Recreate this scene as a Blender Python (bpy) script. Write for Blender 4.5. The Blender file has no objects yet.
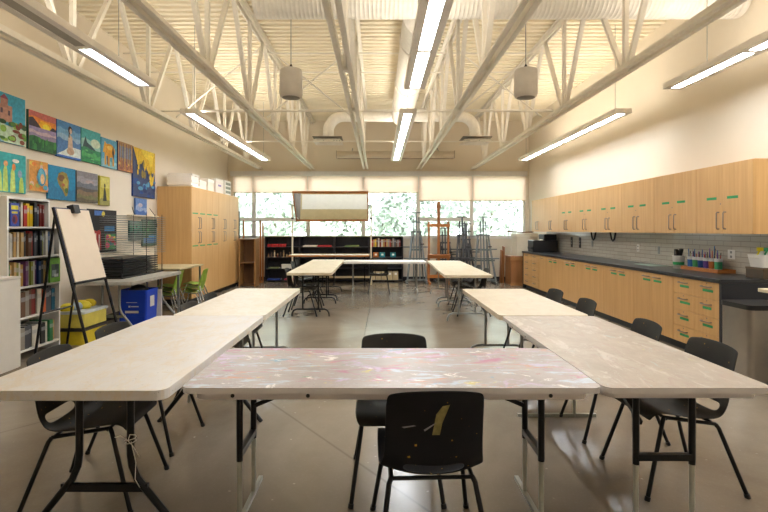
import bpy, math, random
from mathutils import Vector, Matrix
random.seed(11)
SC = bpy.context.scene
COL = SC.collection
PI = math.pi

# ------------------------------------------------------------------ materials
def lin(h):
    if not isinstance(h, str): return tuple(h)
    h = h.lstrip('#'); o = []
    for i in (0, 2, 4):
        c = int(h[i:i+2], 16) / 255
        o.append(c / 12.92 if c <= .04045 else ((c + .055) / 1.055) ** 2.4)
    return tuple(o)

class NT:
    def __init__(s, name):
        s.m = bpy.data.materials.new(name); s.m.use_nodes = True
        s.t = s.m.node_tree; s.t.nodes.clear()
        s.out = s.t.nodes.new('ShaderNodeOutputMaterial')
    def n(s, typ, **kw):
        nd = s.t.nodes.new('ShaderNode' + typ)
        for k, v in kw.items():
            if k in nd.inputs.keys(): nd.inputs[k].default_value = v
            else: setattr(nd, k, v)
        return nd
    def l(s, a, b): s.t.links.new(a, b)
    def bsdf(s, **kw):
        b = s.n('BsdfPrincipled', **kw); s.l(b.outputs[0], s.out.inputs[0]); return b
    def coord(s, scale=(1, 1, 1), obj=True):
        tc = s.n('TexCoord'); mp = s.n('Mapping'); mp.inputs['Scale'].default_value = scale
        s.l(tc.outputs['Object' if obj else 'Generated'], mp.inputs[0]); return mp.outputs[0]
    def noise(s, vec, scale, detail=4, rough=.55, dist=0):
        nd = s.n('TexNoise'); nd.inputs['Scale'].default_value = scale; nd.inputs['Detail'].default_value = detail
        nd.inputs['Roughness'].default_value = rough; nd.inputs['Distortion'].default_value = dist
        s.l(vec, nd.inputs['Vector']); return nd.outputs['Fac']
    def ramp(s, fac, stops):
        r = s.n('ValToRGB'); e = r.color_ramp.elements
        while len(e) < len(stops): e.new(.5)
        for el, (p, c) in zip(e, stops):
            el.position = p; c = lin(c); el.color = (*c, 1)
        s.l(fac, r.inputs[0]); return r.outputs[0]
    def mix(s, fac, a, b):
        m = s.n('Mix', data_type='RGBA')
        for sock, v in ((m.inputs[0], fac), (m.inputs[6], a), (m.inputs[7], b)):
            if isinstance(v, bpy.types.NodeSocket): s.l(v, sock)
            elif isinstance(v, (int, float)): sock.default_value = v
            else: sock.default_value = (*lin(v), 1)
        return m.outputs[2]
    def bump(s, b, h, strength=.2, dist=.01):
        bp = s.n('Bump'); bp.inputs['Strength'].default_value = strength; bp.inputs['Distance'].default_value = dist
        s.l(h, bp.inputs['Height']); s.l(bp.outputs[0], b.inputs['Normal'])

_pc = {}
def flat(c, rough=.6, metal=0., var=.12, scale=9., spec=.5):
    k = (c if isinstance(c, str) else tuple(c), rough, metal, var, scale)
    if k in _pc: return _pc[k]
    t = NT('paint_' + str(len(_pc)))
    b = t.bsdf(Roughness=rough, Metallic=metal)
    b.inputs['Specular IOR Level'].default_value = spec
    base = lin(c); f = t.noise(t.coord(), scale, 5)
    lo = tuple(max(0, x * (1 - var)) for x in base); hi = tuple(min(1, x * (1 + var)) for x in base)
    t.l(t.ramp(f, [(.3, lo), (.7, hi)]), b.inputs['Base Color'])
    _pc[k] = t.m; return t.m

def wood(name, c1, c2, axis=2, rough=.45, dens=26):
    t = NT(name); b = t.bsdf(Roughness=rough)
    sc = [dens, dens, dens]; sc[axis] = 1.1
    v = t.coord(tuple(sc)); f = t.noise(v, 1.0, 6, .6, .4)
    f2 = t.noise(t.coord((1, 1, 1)), 1.3, 2)
    c = t.ramp(f, [(.25, c1), (.75, c2)])
    t.l(t.mix(t.ramp(f2, [(.35, (0, 0, 0)), (.7, (.35, .35, .35))]), c, c1), b.inputs['Base Color'])
    t.bump(b, f, .05, .002)
    return t.m

def wall_mat(name, c):
    t = NT(name); b = t.bsdf(Roughness=.75)
    f = t.noise(t.coord(), 2.2, 4); g = t.noise(t.coord(), 260, 2)
    base = lin(c)
    t.l(t.ramp(f, [(.3, tuple(x * .97 for x in base)), (.7, base)]), b.inputs['Base Color'])
    t.bump(b, g, .06, .002); return t.m

def floor_mat():
    t = NT('polished_concrete'); b = t.bsdf(); v = t.coord()
    big = t.noise(v, .55, 6, .62, .6); mid = t.noise(v, 3.2, 6, .65, .3); fine = t.noise(v, 60, 3)
    c = t.ramp(big, [(.3, '7a6e5e'), (.5, '8d8171'), (.7, '9c9181')])
    c = t.mix(t.ramp(mid, [(.42, (0, 0, 0)), (.85, (.22, .22, .22))]), c, '6d6253')
    c = t.mix(t.ramp(fine, [(.55, (0, 0, 0)), (.8, (.3, .3, .3))]), c, 'a0958a')
    spots = t.noise(v, 24, 1, .3)
    c = t.mix(t.ramp(spots, [(.78, (0, 0, 0)), (.82, (.5, .5, .5))]), c, 'cfc6b8')
    vor = t.n('TexVoronoi', feature='DISTANCE_TO_EDGE'); vor.inputs['Scale'].default_value = .32
    w = t.n('Mapping'); t.l(v, w.inputs[0]); t.l(w.outputs[0], vor.inputs['Vector'])
    c = t.mix(t.ramp(vor.outputs['Distance'], [(0, (.5, .5, .5)), (.004, (0, 0, 0))]), c, '5b5146')
    t.l(c, b.inputs['Base Color'])
    r = t.n('MapRange'); r.inputs['From Min'].default_value = .3; r.inputs['From Max'].default_value = .7
    r.inputs['To Min'].default_value = .19; r.inputs['To Max'].default_value = .27
    t.l(mid, r.inputs['Value']); t.l(r.outputs[0], b.inputs['Roughness'])
    b.inputs['Specular IOR Level'].default_value = .6
    t.bump(b, big, .03, .01); return t.m

def table_mat(name, base, dirt, amt, cols, seedv):
    t = NT(name); b = t.bsdf(Roughness=.42)
    tc = t.n('TexCoord'); mp = t.n('Mapping'); mp.inputs['Location'].default_value = (seedv, seedv * .7, 0)
    t.l(tc.outputs['Object'], mp.inputs[0]); v = mp.outputs[0]
    c = t.ramp(t.noise(v, 3.5, 8, .7, .5), [(.3, base), (.75, dirt)])
    for i, (col, th) in enumerate(cols):
        m2 = t.n('Mapping'); m2.inputs['Location'].default_value = (i * 7.3, i * 3.1, 0)
        a = random.uniform(-.5, .5); m2.inputs['Rotation'].default_value = (0, 0, a)
        m2.inputs['Scale'].default_value = random.choice([(1, 1.5, 1), (1, 1.2, 1), (.8, 2.6, 1)])
        t.l(v, m2.inputs[0])
        f = t.noise(m2.outputs[0], random.uniform(3.5, 7.5), 7, .72, .9)
        msk = t.ramp(f, [(th-.07, (0, 0, 0)), (th + .0, (amt, amt, amt))])
        c = t.mix(msk, c, col)
    sp = t.noise(v, 70, 1, .3)
    c = t.mix(t.ramp(sp, [(.75, (0, 0, 0)), (.78, (.5, .5, .5))]), c, '7c6a62')
    t.l(c, b.inputs['Base Color']); return t.m

def tile_mat():
    t = NT('subway_tile'); b = t.bsdf(Roughness=.18)
    tc = t.n('TexCoord'); sx = t.n('SeparateXYZ'); cx = t.n('CombineXYZ')
    t.l(tc.outputs['Object'], sx.inputs[0]); t.l(sx.outputs['Y'], cx.inputs['X']); t.l(sx.outputs['Z'], cx.inputs['Y'])
    br = t.n('TexBrick'); t.l(cx.outputs[0], br.inputs['Vector'])
    br.inputs['Scale'].default_value = 1; br.inputs['Brick Width'].default_value = .3; br.inputs['Row Height'].default_value = .062
    br.inputs['Mortar Size'].default_value = .004
    br.inputs['Color1'].default_value = (*lin('c9c3b6'), 1); br.inputs['Color2'].default_value = (*lin('beb7aa'), 1)
    br.inputs['Mortar'].default_value = (*lin('a29b8f'), 1)
    t.l(br.outputs['Color'], b.inputs['Base Color']); t.bump(b, br.outputs['Fac'], -.3, .003); return t.m

def emit(name, c, s):
    t = NT(name); e = t.n('Emission'); e.inputs[0].default_value = (*c, 1); e.inputs[1].default_value = s
    t.l(e.outputs[0], t.out.inputs[0]); return t.m

def glass_mat():
    t = NT('window_glass'); tr = t.n('BsdfTransparent'); gl = t.n('BsdfGlossy'); gl.inputs['Roughness'].default_value = .02
    tr.inputs[0].default_value = (.95, .98, .97, 1)
    fr = t.n('Fresnel'); fr.inputs[0].default_value = 1.45
    mx = t.n('MixShader'); t.l(fr.outputs[0], mx.inputs[0]); t.l(tr.outputs[0], mx.inputs[1]); t.l(gl.outputs[0], mx.inputs[2])
    t.l(mx.outputs[0], t.out.inputs[0]); return t.m

def blind_mat():
    t = NT('blind_fabric'); d = t.n('BsdfDiffuse'); tl = t.n('BsdfTranslucent'); mx = t.n('MixShader')
    f = t.noise(t.coord((1, 1, 1)), 180, 2)
    c = t.ramp(f, [(.3, 'f3e2d6'), (.7, 'f9ebe2')]); t.l(c, d.inputs[0]); t.l(c, tl.inputs[0])
    mx.inputs[0].default_value = .72; t.l(d.outputs[0], mx.inputs[1]); t.l(tl.outputs[0], mx.inputs[2])
    t.l(mx.outputs[0], t.out.inputs[0]); return t.m

M_maple = wood('maple_veneer', 'c99a5f', 'ddb277', 2)
M_maple_h = wood('maple_veneer_flat', 'c99a5f', 'ddb277', 1)
M_oldwood = wood('brown_wood', '5d3d22', '7d5630', 2)
M_pine = wood('orange_pine', '94572a', 'b27338', 2)
M_pineX = wood('orange_pine_across', 'a9662f', 'c4813f', 0)
M_paleboard = wood('pale_board', 'd3c3a2', 'e2d6ba', 1)
M_wall = wall_mat('cream_wall', 'e4d9c7')
M_ceil = wall_mat('cream_deck', 'f0e6cf')
M_steel_w = flat('e9e3d8', .5, 0, .05)
M_galv = flat('e6e1d8', .45, .0, .06, 14)
M_house = flat('efe9e2', .5, 0, .04)
M_floor = floor_mat()
M_black = flat('1b1a1b', .42, 0, .2)
M_blackp = flat('18181c', .38, 0, .3, 30)
M_blackmetal = flat('161618', .35, .3, .2)
M_counter = flat('26272a', .3, 0, .3, 40)
M_blackpanel = flat('232429', .55, 0, .1)
M_grey = flat('8f918e', .4, .5, .1)
M_chrome = flat('b9b9b8', .25, .9, .05)
M_nickel = flat('8e847c', .35, .8, .05)
M_white = flat('e9e6e0', .5, 0, .03)
M_offwhite = flat('dcd7ce', .55, 0, .03)
M_frame = flat('e4e2dc', .45, 0, .03)
M_paper = flat('f1ece3', .8, 0, .03)
M_tape = flat('2f9c5c', .6, 0, .1)
M_blackwood = flat('252127', .5, 0, .25, 14)
M_tile = tile_mat()
M_glass = glass_mat()
M_blind = blind_mat()
M_speaker = flat('d6d0c9', .6, 0, .05)
M_lens = emit('lamp_diffuser', (.90, .95, 1), 28)
M_up = emit('uplight_diffuser', (1, .92, .79), 10.5)
M_lensoff = flat('a8a095', .5, 0, .03)
M_green = flat('8fae3c', .45, 0, .08)
M_greytop = flat('a9a397', .5, 0, .15, 12)
M_beigetop = flat('b9a982', .5, 0, .12, 12)
M_bluebin = flat('1242c8', .4, 0, .06)
M_mirror = flat((.82, .84, .82), .03, 1.0, .02)
M_easelmetal = flat('6f7678', .45, .4, .15)
M_easeldark = flat('4a4c50', .45, .4, .15)
M_clearish = flat('d8dcd8', .3, 0, .05)
M_steelcan = flat('a8a29a', .28, .9, .06)

# ------------------------------------------------------------------ mesh builder
class MB:
    def __init__(s): s.v = []; s.f = []; s.m = []; s.sm = []
    def add(s, vs, fs, mi=0, smooth=False):
        o = len(s.v); s.v += [tuple(v) for v in vs]
        for f in fs: s.f.append(tuple(i + o for i in f)); s.m.append(mi); s.sm.append(smooth)
        return s
    def box(s, x0, x1, y0, y1, z0, z1, mi=0, rot=None, piv=None):
        vs = [Vector((x, y, z)) for x in (x0, x1) for y in (y0, y1) for z in (z0, z1)]
        if rot is not None:
            p = Vector(piv) if piv else Vector(((x0+x1)/2, (y0+y1)/2, (z0+z1)/2))
            vs = [rot @ (v - p) + p for v in vs]
        return s.add(vs, [(0, 1, 3, 2), (4, 6, 7, 5), (0, 4, 5, 1), (2, 3, 7, 6), (0, 2, 6, 4), (1, 5, 7, 3)], mi)
    def tube(s, pts, r, n=8, mi=0, caps=True, r2=None):
        pts = [Vector(p) for p in pts]; rings = []
        k = len(pts); up = None
        for i, p in enumerate(pts):
            d = (pts[min(i+1, k-1)] - pts[max(i-1, 0)]).normalized()
            if up is None:
                a = Vector((0, 0, 1)) if abs(d.z) < .9 else Vector((1, 0, 0))
                up = d.cross(a).normalized()
            else:
                up = (up - d * up.dot(d)).normalized()
            w = d.cross(up)
            rr = r if r2 is None else r + (r2 - r) * i / (k - 1)
            rings.append([p + rr * (math.cos(2*PI*j/n) * up + math.sin(2*PI*j/n) * w) for j in range(n)])
        vs = [v for rg in rings for v in rg]; fs = []
        for i in range(k-1):
            for j in range(n):
                a, b = i*n+j, i*n+(j+1) % n; fs.append((a, b, b+n, a+n))
        s.add(vs, fs, mi, True)
        if caps:
            s.add(rings[0], [tuple(range(n))[::-1]], mi); s.add(rings[-1], [tuple(range(n))], mi)
        return s
    def bar(s, p0, p1, w, h, mi=0, up=(0, 0, 1)):
        p0 = Vector(p0); p1 = Vector(p1); d = (p1-p0).normalized(); u = Vector(up)
        if abs(d.dot(u)) > .95: u = Vector((1, 0, 0))
        a = d.cross(u).normalized(); b = a.cross(d)
        vs = [p + a*sa*w/2 + b*sb*h/2 for p in (p0, p1) for sa, sb in ((-1, -1), (1, -1), (1, 1), (-1, 1))]
        return s.add(vs, [(3, 2, 1, 0), (4, 5, 6, 7), (0, 1, 5, 4), (1, 2, 6, 5), (2, 3, 7, 6), (3, 0, 4, 7)], mi)
    def prism(s, poly, z0, z1, mi=0, smooth=False):
        n = len(poly)
        s.add([(x, y, z0) for x, y in poly] + [(x, y, z1) for x, y in poly],
              [tuple(range(n))[::-1], tuple(range(n, 2*n))], mi)
        s.add([(x, y, z0) for x, y in poly] + [(x, y, z1) for x, y in poly],
              [(i, (i+1) % n, (i+1) % n + n, i+n) for i in range(n)], mi, smooth); return s
    def lathe(s, prof, c=(0, 0, 0), n=20, mi=0):
        vs = []; fs = []
        for r, z in prof:
            for j in range(n): vs.append((c[0]+r*math.cos(2*PI*j/n), c[1]+r*math.sin(2*PI*j/n), c[2]+z))
        for i in range(len(prof)-1):
            for j in range(n):
                a, b = i*n+j, i*n+(j+1) % n; fs.append((a, b, b+n, a+n))
        return s.add(vs, fs, mi, True)
    def quad(s, a, b, c, d, mi=0): return s.add([a, b, c, d], [(0, 1, 2, 3)], mi)
    def build(s, name, mats, parent=None, bevel=0, loc=None, rz=0):
        me = bpy.data.meshes.new(name); me.from_pydata(s.v, [], s.f); me.update()
        if not isinstance(mats, (list, tuple)): mats = [mats]
        for m in mats: me.materials.append(m)
        me.polygons.foreach_set('material_index', s.m); me.polygons.foreach_set('use_smooth', s.sm)
        o = bpy.data.objects.new(name, me); COL.objects.link(o)
        if parent: o.parent = parent
        if loc: o.location = loc
        if rz: o.rotation_euler.z = rz
        if bevel:
            b = o.modifiers.new('edge', 'BEVEL'); b.width = bevel; b.segments = 2; b.limit_method = 'ANGLE'
        return o

def rrect(x0, x1, y0, y1, r, n=5):
    p = []
    for cx, cy, a in ((x1-r, y1-r, 0), (x0+r, y1-r, 90), (x0+r, y0+r, 180), (x1-r, y0+r, 270)):
        for i in range(n+1):
            t = math.radians(a + 90*i/n); p.append((cx+r*math.cos(t), cy+r*math.sin(t)))
    return p
def ell(cx, cy, rx, ry, n=16, a0=0, a1=360):
    return [(cx+rx*math.cos(math.radians(a0+(a1-a0)*i/n)), cy+ry*math.sin(math.radians(a0+(a1-a0)*i/n))) for i in range(n + (a1-a0 < 360))]

def tag(o, label, cat, group=None, kind=None):
    o['label'] = label; o['category'] = cat
    if group: o['group'] = group
    if kind: o['kind'] = kind
    return o
def struct(o):
    o['kind'] = 'structure'; return o
def thing(name, label, cat, loc=(0, 0, 0), rz=0, group=None):
    o = bpy.data.objects.new(name, None); COL.objects.link(o); o.empty_display_size = .1
    o.location = loc; o.rotation_euler.z = rz
    return tag(o, label, cat, group)
def dup(root, loc, rz, label, group=None):
    r = root.copy(); COL.objects.link(r); r.location = loc; r.rotation_euler.z = rz; r['label'] = label
    if group: r['group'] = group
    for ch in list(root.children):
        c = ch.copy(); COL.objects.link(c); c.parent = r
        for g in list(ch.children):
            d = g.copy(); COL.objects.link(d); d.parent = c
    return r
ORD = ['first', 'second', 'third', 'fourth', 'fifth', 'sixth', 'seventh', 'eighth', 'ninth', 'tenth', 'eleventh',
       'twelfth', 'thirteenth', 'fourteenth', 'fifteenth', 'sixteenth', 'seventeenth', 'eighteenth', 'nineteenth', 'twentieth']

# ------------------------------------------------------------------ camera
EYE = 1.437
cam = bpy.data.objects.new('camera', bpy.data.cameras.new('camera')); COL.objects.link(cam)
cam.location = (0, 0, EYE); cam.rotation_euler = (PI/2, 0, 0)
cam.data.sensor_width = 36; cam.data.lens = 36*495/768
cam.data.shift_x = (384-378)/768; cam.data.shift_y = -(256-230)/768
cam.data.clip_start = .05; cam.data.clip_end = 200
SC.camera = cam

# ------------------------------------------------------------------ room shell
XL, XR, YB, YF, ZC = -4.28, 4.30, 14.10, -1.3, 4.54
struct(MB().box(XL-.2, XR+.2, YF-.2, YB+.25, -.15, 0).build('floor', M_floor))
struct(MB().box(XL-.15, XL, YF-.15, YB+.2, 0, ZC+.2).build('wall_left', M_wall))
struct(MB().box(XR, XR+.15, YF-.15, YB+.2, 0, ZC+.2).build('wall_right', M_wall))
struct(MB().box(XL, XR, YF-.15, YF, 0, ZC+.2).build('wall_front', M_wall))
WX0, WX1, WZ0, WZ1 = -4.13, 4.21, 1.22, 3.02
b = MB()
b.box(XL, XR, YB, YB+.2, 0, WZ0); b.box(XL, XR, YB, YB+.2, WZ1, ZC+.2)
b.box(XL, WX0, YB, YB+.2, WZ0, WZ1); b.box(WX1, XR, YB, YB+.2, WZ0, WZ1)
struct(b.build('wall_back', M_wall))
# corrugated roof deck, ribs across the room
b = MB(); pts = []; y = YF
while y < YB:
    pts += [(y, 0), (y+.06, 0), (y+.072, .062), (y+.125, .062), (y+.137, 0)]; y += .15
vs = []; fs = []
for (yy, dz) in pts: vs += [(XL, yy, ZC+dz), (XR, yy, ZC+dz)]
for i in range(len(pts)-1): fs.append((2*i, 2*i+2, 2*i+3, 2*i+1))
b.add(vs, fs); b.box(XL-.15, XR+.15, YF-.15, YB+.2, ZC+.1, ZC+.2)
struct(b.build('ceiling', M_ceil))
for nm, args in (('baseboard_back', (XL, XR, YB-.015, YB, 0, .11)), ('baseboard_left', (XL, XL+.012, YF, YB, 0, .1)), ('baseboard_right', (XR-.012, XR, YF, 5.1, 0, .1))):
    struct(MB().box(*args).build(nm, M_blackwood))

# windows: six bays
bays = [(-4.13, -3.55), (-3.55, -2.0), (-2.0, -.42), (-.42, 1.15), (1.15, 2.68), (2.68, 4.21)]
for i, (a, c) in enumerate(bays):
    w = bpy.data.objects.new('window_%d' % (i+1), None); COL.objects.link(w); struct(w); w.location = (0, YB, 0)
    fr = MB(); t = .055
    fr.box(a, a+t, .06, .14, WZ0, WZ1); fr.box(c-t, c, .06, .14, WZ0, WZ1)
    fr.box(a, c, .06, .14, WZ0, WZ0+t); fr.box(a, c, .06, .14, WZ1-t, WZ1)
    if i in (0, 1, 2, 4): fr.box(a, c, .05, .14, 1.69, 1.79)
    fr.build('window_frame', M_frame, w)
    MB().box(a+.03, c-.03, .098, .104, WZ0+.03, WZ1-.03).build('window_pane', M_glass, w)
struct(MB().box(WX0-.05, WX1, YB-.03, YB+.05, WZ0-.03, WZ0).build('trim_1', M_frame))
struct(MB().box(WX0-.05, WX1+.02, YB-.12, YB-.001, 2.965, 3.1).build('trim_2', flat('dcdad9', .5, 0, .03), bevel=.006))
names = ['narrow cream roller blind at the left end of the window row', 'cream roller blind second from the left, above the black shelves',
         'cream roller blind behind the left half of the hanging mirror', 'cream roller blind right of the mirror, ending at its post',
         'cream roller blind lowered further, above the wooden easel', 'cream roller blind lowered further, at the right end of the windows']
for i, (a, c) in enumerate(bays):
    zb = 2.49 if i < 4 else 2.265
    r = thing('roller_blind', names[i], 'blind', ((a+c)/2, YB-.045, zb), group='cream roller blinds'); h = (c-a)/2-.012
    MB().box(-h, h, -.002, .002, .02, 2.975-zb).build('blind_fabric', M_blind, r)
    MB().box(-h, h, -.012, .012, 0, .025).build('bottom_bar', flat('d8c7a6', .5, 0, .03), r)

# ------------------------------------------------------------------ roof trusses
NODES = [5.4 + 1.78*k for k in range(-3, 5)]
TL = ['pale steel roof truss close to the left wall', 'pale steel roof truss above the left row of tables', 'pale steel roof truss left of the central ceiling duct',
      'pale steel roof truss right of the central ceiling duct', 'pale steel roof truss nearest the right wall']
TXS = [-3.33, -1.86, -.35, 1.16, 2.70]
ZB, ZT = 3.20, 4.46
proto = None
for x, lb in zip(TXS, TL):
    if proto:
        dup(proto, (x, 0, 0), 0, lb); continue
    proto = t = thing('roof_truss', lb, 'roof truss', (x, 0, 0), group='roof trusses')
    c = MB()
    for s in (-1, 1):
        c.box(s*.03 if s > 0 else -.075, s*.03+.045 if s > 0 else -.03, YF+.02, YB-.02, ZB-.04, ZB-.028)
        c.box(s*.03-.006, s*.03+.006, YF+.02, YB-.02, ZB-.04, ZB+.04)
    for yn in NODES: c.box(-.024, .024, yn-.05, yn+.05, ZB-.03, ZB+.03)
    c.build('bottom_chord', M_steel_w, t)
    c = MB()
    for s in (-1, 1):
        c.box(s*.03 if s > 0 else -.08, s*.03+.05 if s > 0 else -.03, YF+.02, YB-.02, ZT+.055, ZT+.07)
        c.box(s*.03-.006, s*.03+.006, YF+.02, YB-.02, ZT-.01, ZT+.07)
    c.build('top_chord', M_steel_w, t)
    for yn in NODES:
        MB().bar((0, yn, ZB), (0, yn, ZT+.03), .045, .06, up=(0, 1, 0)).build('web_post', M_steel_w, t)
        for s in (-1, 1):
            MB().bar((0, yn+s*.06, ZB), (0, yn+s*.84, ZT+.03), .045, .055, up=(1, 0, 0)).build('web_diagonal', M_steel_w, t)

for d, z, lb in ((8.3, 4.40, 'thin pale bridging rod under the deck, nearest of the upper ones'), (9.3, 4.40, 'thin pale bridging rod under the deck, middle of the upper ones'),
                 (12.2, 4.40, 'thin pale bridging rod under the deck, farthest of the upper ones'), (7.6, 3.26, 'thin pale bridging rod at the lower chords, nearer the camera'),
                 (10.2, 3.26, 'thin pale bridging rod at the lower chords, nearer the windows')):
    o = MB().tube([(XL+.01 if z > 4 else -3.33, 0, 0), (XR-.01 if z > 4 else 2.7, 0, 0)], .014, 8).build('bridging_rod', M_steel_w, loc=(0, d, z)); tag(o, lb, 'steel rod', 'bridging rods')
gaps = list(zip(TXS[:-1], TXS[1:]))
GL = ['between the two left roof trusses', 'left of the central duct truss', 'around the central duct', 'between the two right roof trusses']
for (xa, xb), g in zip(gaps, GL):
    if 'duct truss' not in g and 'around' in g: continue
    t = thing('cross_brace', 'thin crossed steel braces ' + g, 'steel brace', ((xa+xb)/2, 8.0, ZB), group='crossed braces')
    hw = (xb-xa)/2-.06
    for s in (-1, 1): MB().tube([(-s*hw, .02*s, .06), (s*hw, .02*s, 1.18)], .013, 6).build('brace_rod', M_steel_w, t)

# ------------------------------------------------------------------ ducts
def ribbed(p0, p1, r, pitch=.05, n=28):
    p0 = Vector(p0); p1 = Vector(p1); L = (p1-p0).length; d = (p1-p0)/L; k = int(L/pitch); prof = []
    for i in range(k):
        a = i*pitch; prof += [(a, r), (a+pitch*.78, r), (a+pitch*.84, r+.003), (a+pitch*.94, r+.003)]
    prof += [(L, r)]
    u = d.cross(Vector((0, 0, 1))).normalized(); w = u.cross(d); vs = []; fs = []
    for a, rr in prof:
        for j in range(n): vs.append(p0+d*a+rr*(u*math.cos(2*PI*j/n)+w*math.sin(2*PI*j/n)))
    for i in range(len(prof)-1):
        for j in range(n):
            q, e = i*n+j, i*n+(j+1) % n; fs.append((q, e, e+n, q+n))
    b = MB(); b.add(vs, fs, 0, True)
    b.add(vs[:n], [tuple(range(n))]); b.add(vs[-n:], [tuple(range(n))[::-1]]); return b
o = ribbed((-1.45, 5.86, 4.17), (4.28, 5.86, 4.17), .22).build('spiral_duct', M_galv); tag(o, 'fat ribbed white duct crossing the ceiling at the top of the photo', 'duct')
t = thing('ceiling_duct', 'long white round duct running lengthwise over the room with curved side branches', 'duct', (.55, 0, 4.08))
ribbed((0, 6.12, 0), (0, 11.45, 0), .24, .5).build('main_run', M_galv, t)
for s in (-1, 1):
    pts = [(s*.1, 11.5, 0), (s*1.35, 11.5, 0)] + [(s*(1.35+.35*math.sin(a*PI/16)), 11.5, -.35*(1-math.cos(a*PI/16))) for a in range(1, 9)] + [(s*1.7, 11.5, -.50)]
    MB().tube(pts, .125, 18).build('side_branch', M_galv, t)
for yy in (6.9, 8.9, 10.4): MB().tube([(0, yy-.03, 0), (0, yy+.03, 0)], .255, 28).build('duct_collar', M_galv, t)
for s, w in ((-1, 'left'), (1, 'right')):
    dfs = thing('air_diffuser', 'square white air diffuser under the %s curved duct branch' % w, 'air vent', (.55+s*1.7, 11.5, 3.46), group='air diffusers')
    b = MB()
    for k in range(4):
        a = .33-.075*k; z0 = .0+.02*k
        vs = [(-a, -a, z0), (a, -a, z0), (a, a, z0), (-a, a, z0), (-a+.055, -a+.055, z0+.05), (a-.055, -a+.055, z0+.05), (a-.055, a-.055, z0+.05), (-a+.055, a-.055, z0+.05)]
        b.add(vs, [(0, 1, 5, 4), (1, 2, 6, 5), (2, 3, 7, 6), (3, 0, 4, 7)])
    b.build('diffuser_cone', M_galv, dfs)
    MB().box(-.33, .33, -.33, .33, .075, .095).build('top_plate', flat('6f675c', .5, 0, .1), dfs)
t = thing('ceiling_pipe', 'thin white pipe with a clamp near the right wall under the roof deck', 'pipe', (3.9, 5.2, 4.2))
MB().tube([(-1.1, 0, 0), (.39, 0, 0)], .045, 14).build('pipe_run', M_galv, t)
MB().tube([(-1.1, 0, -.03), (-1.1, 0, .35)], .03, 10).build('pipe_drop', M_galv, t)
MB().tube([(-1.14, 0, 0), (-1.02, 0, 0)], .075, 14).build('clamp', M_grey, t)

# pendant loudspeakers
sp = None
for x, lb in ((-1.16, 'grey cylindrical pendant loudspeaker hanging left of the centre lamps'), (1.97, 'grey cylindrical pendant loudspeaker hanging right of the centre lamps')):
    if sp: dup(sp, (x, 6.6, 3.2), 0, lb); continue
    sp = t = thing('pendant_speaker', lb, 'loudspeaker', (x, 6.6, 3.2), group='pendant loudspeakers')
    MB().lathe([(0, 0), (.12, 0), (.143, .012), (.155, .06), (.148, .355), (.14, .372), (.12, .38), (0, .385)], n=28).build('speaker_body', M_speaker, t)
    MB().lathe([(0, -.004), (.115, -.004), (.12, .002)], n=28).build('speaker_grille', flat('8d867e', .7, 0, .1, 90), t)
    MB().tube([(0, 0, .385), (0, 0, 1.36)], .006, 6).build('hanging_cable', M_grey, t)
    MB().lathe([(.02, .38), (.02, .42), (.008, .45), (0, .45)], n=12).build('cable_gland', M_black, t)

# pendant lamps
def lamp(x, y0, n, seg, z, lit, label):
    L = n*seg+.1
    t = thing('pendant_lamp', label, 'ceiling light', (x, y0, z), group='long pendant lamps')
    b = MB(); W = .125
    b.box(-W, -.056, 0, L, 0, .07); b.box(.056, W, 0, L, 0, .07); b.box(-.056, .056, 0, L, .045, .07)
    b.box(-.056, .056, 0, .05, 0, .045); b.box(-.056, .056, L-.05, L, 0, .045)
    for k in range(1, n): b.box(-.056, .056,   .05+k*seg-.035, .05+k*seg+.035, 0, .045)
    b.build('lamp_housing', M_house, t, bevel=.004)
    for k in range(n):
        on = k in lit
        MB().box(-.054, .054, .05+k*seg+.037, .05+(k+1)*seg-.037, .008, .02).build('diffuser', M_lens if on else M_lensoff, t)
        MB().box(-.09, .09, .05+k*seg+.03, .05+(k+1)*seg-.03, .0705, .078).build('uplight_diffuser', M_up, t)
    for yy in (.25, L-.25 if y0 > 5 else L-.62):
        MB().tube([(0, yy, .07), (0, yy, 4.52-z)], .004, 5).build('hanging_cable', M_grey, t)
LZ = 3.137
for x, w in ((-2.76, 'left'), (.44, 'centre'), (3.57, 'right')):
    lit = (3,) if w == 'left' else (0, 1, 2, 3)
    lamp(x, 1.05 if w != 'left' else .95, 4, 1.21, LZ, lit, {'left': 'long pendant lamp near the left wall with only its far panel lit', 'centre': 'bright long pendant lamp at the top centre of the photo',
         'right': 'long pendant lamp cut by the right edge of the photo'}[w])
    lamp(x, 7.2, 4, 1.22, LZ, (0, 1, 2, 3), {'left': 'lit long pendant lamp on the left nearer the windows', 'centre': 'lit long pendant lamp in the middle nearer the windows',
         'right': 'lit long pendant lamp on the right nearer the windows'}[w])

t = thing('projection_screen', 'rolled up projection screen in a long cream case above the windows', 'projection screen', (.48, 13.7, 3.42))
MB().tube([(-1.62, 0, .1), (1.62, 0, .1)], .1, 16).build('screen_case', flat('cdbfaa', .5, 0, .04), t)
for s in (-1, 1): MB().box(s*1.625-.01, s*1.625+.01, -.1, .1, 0, .2).build('end_cap', flat('a89c8b', .5, 0, .04), t)
for s in (-1, 1):
    MB().bar((s*1.2, .05, .2), (s*1.2, .39, .34), .02, .02).build('bracket', M_grey, t)
MB().box(-1.6, 1.6, -.015, .015, -.02, .012).build('bottom_bar', flat('a89c8b', .5, 0, .04), t)

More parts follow.
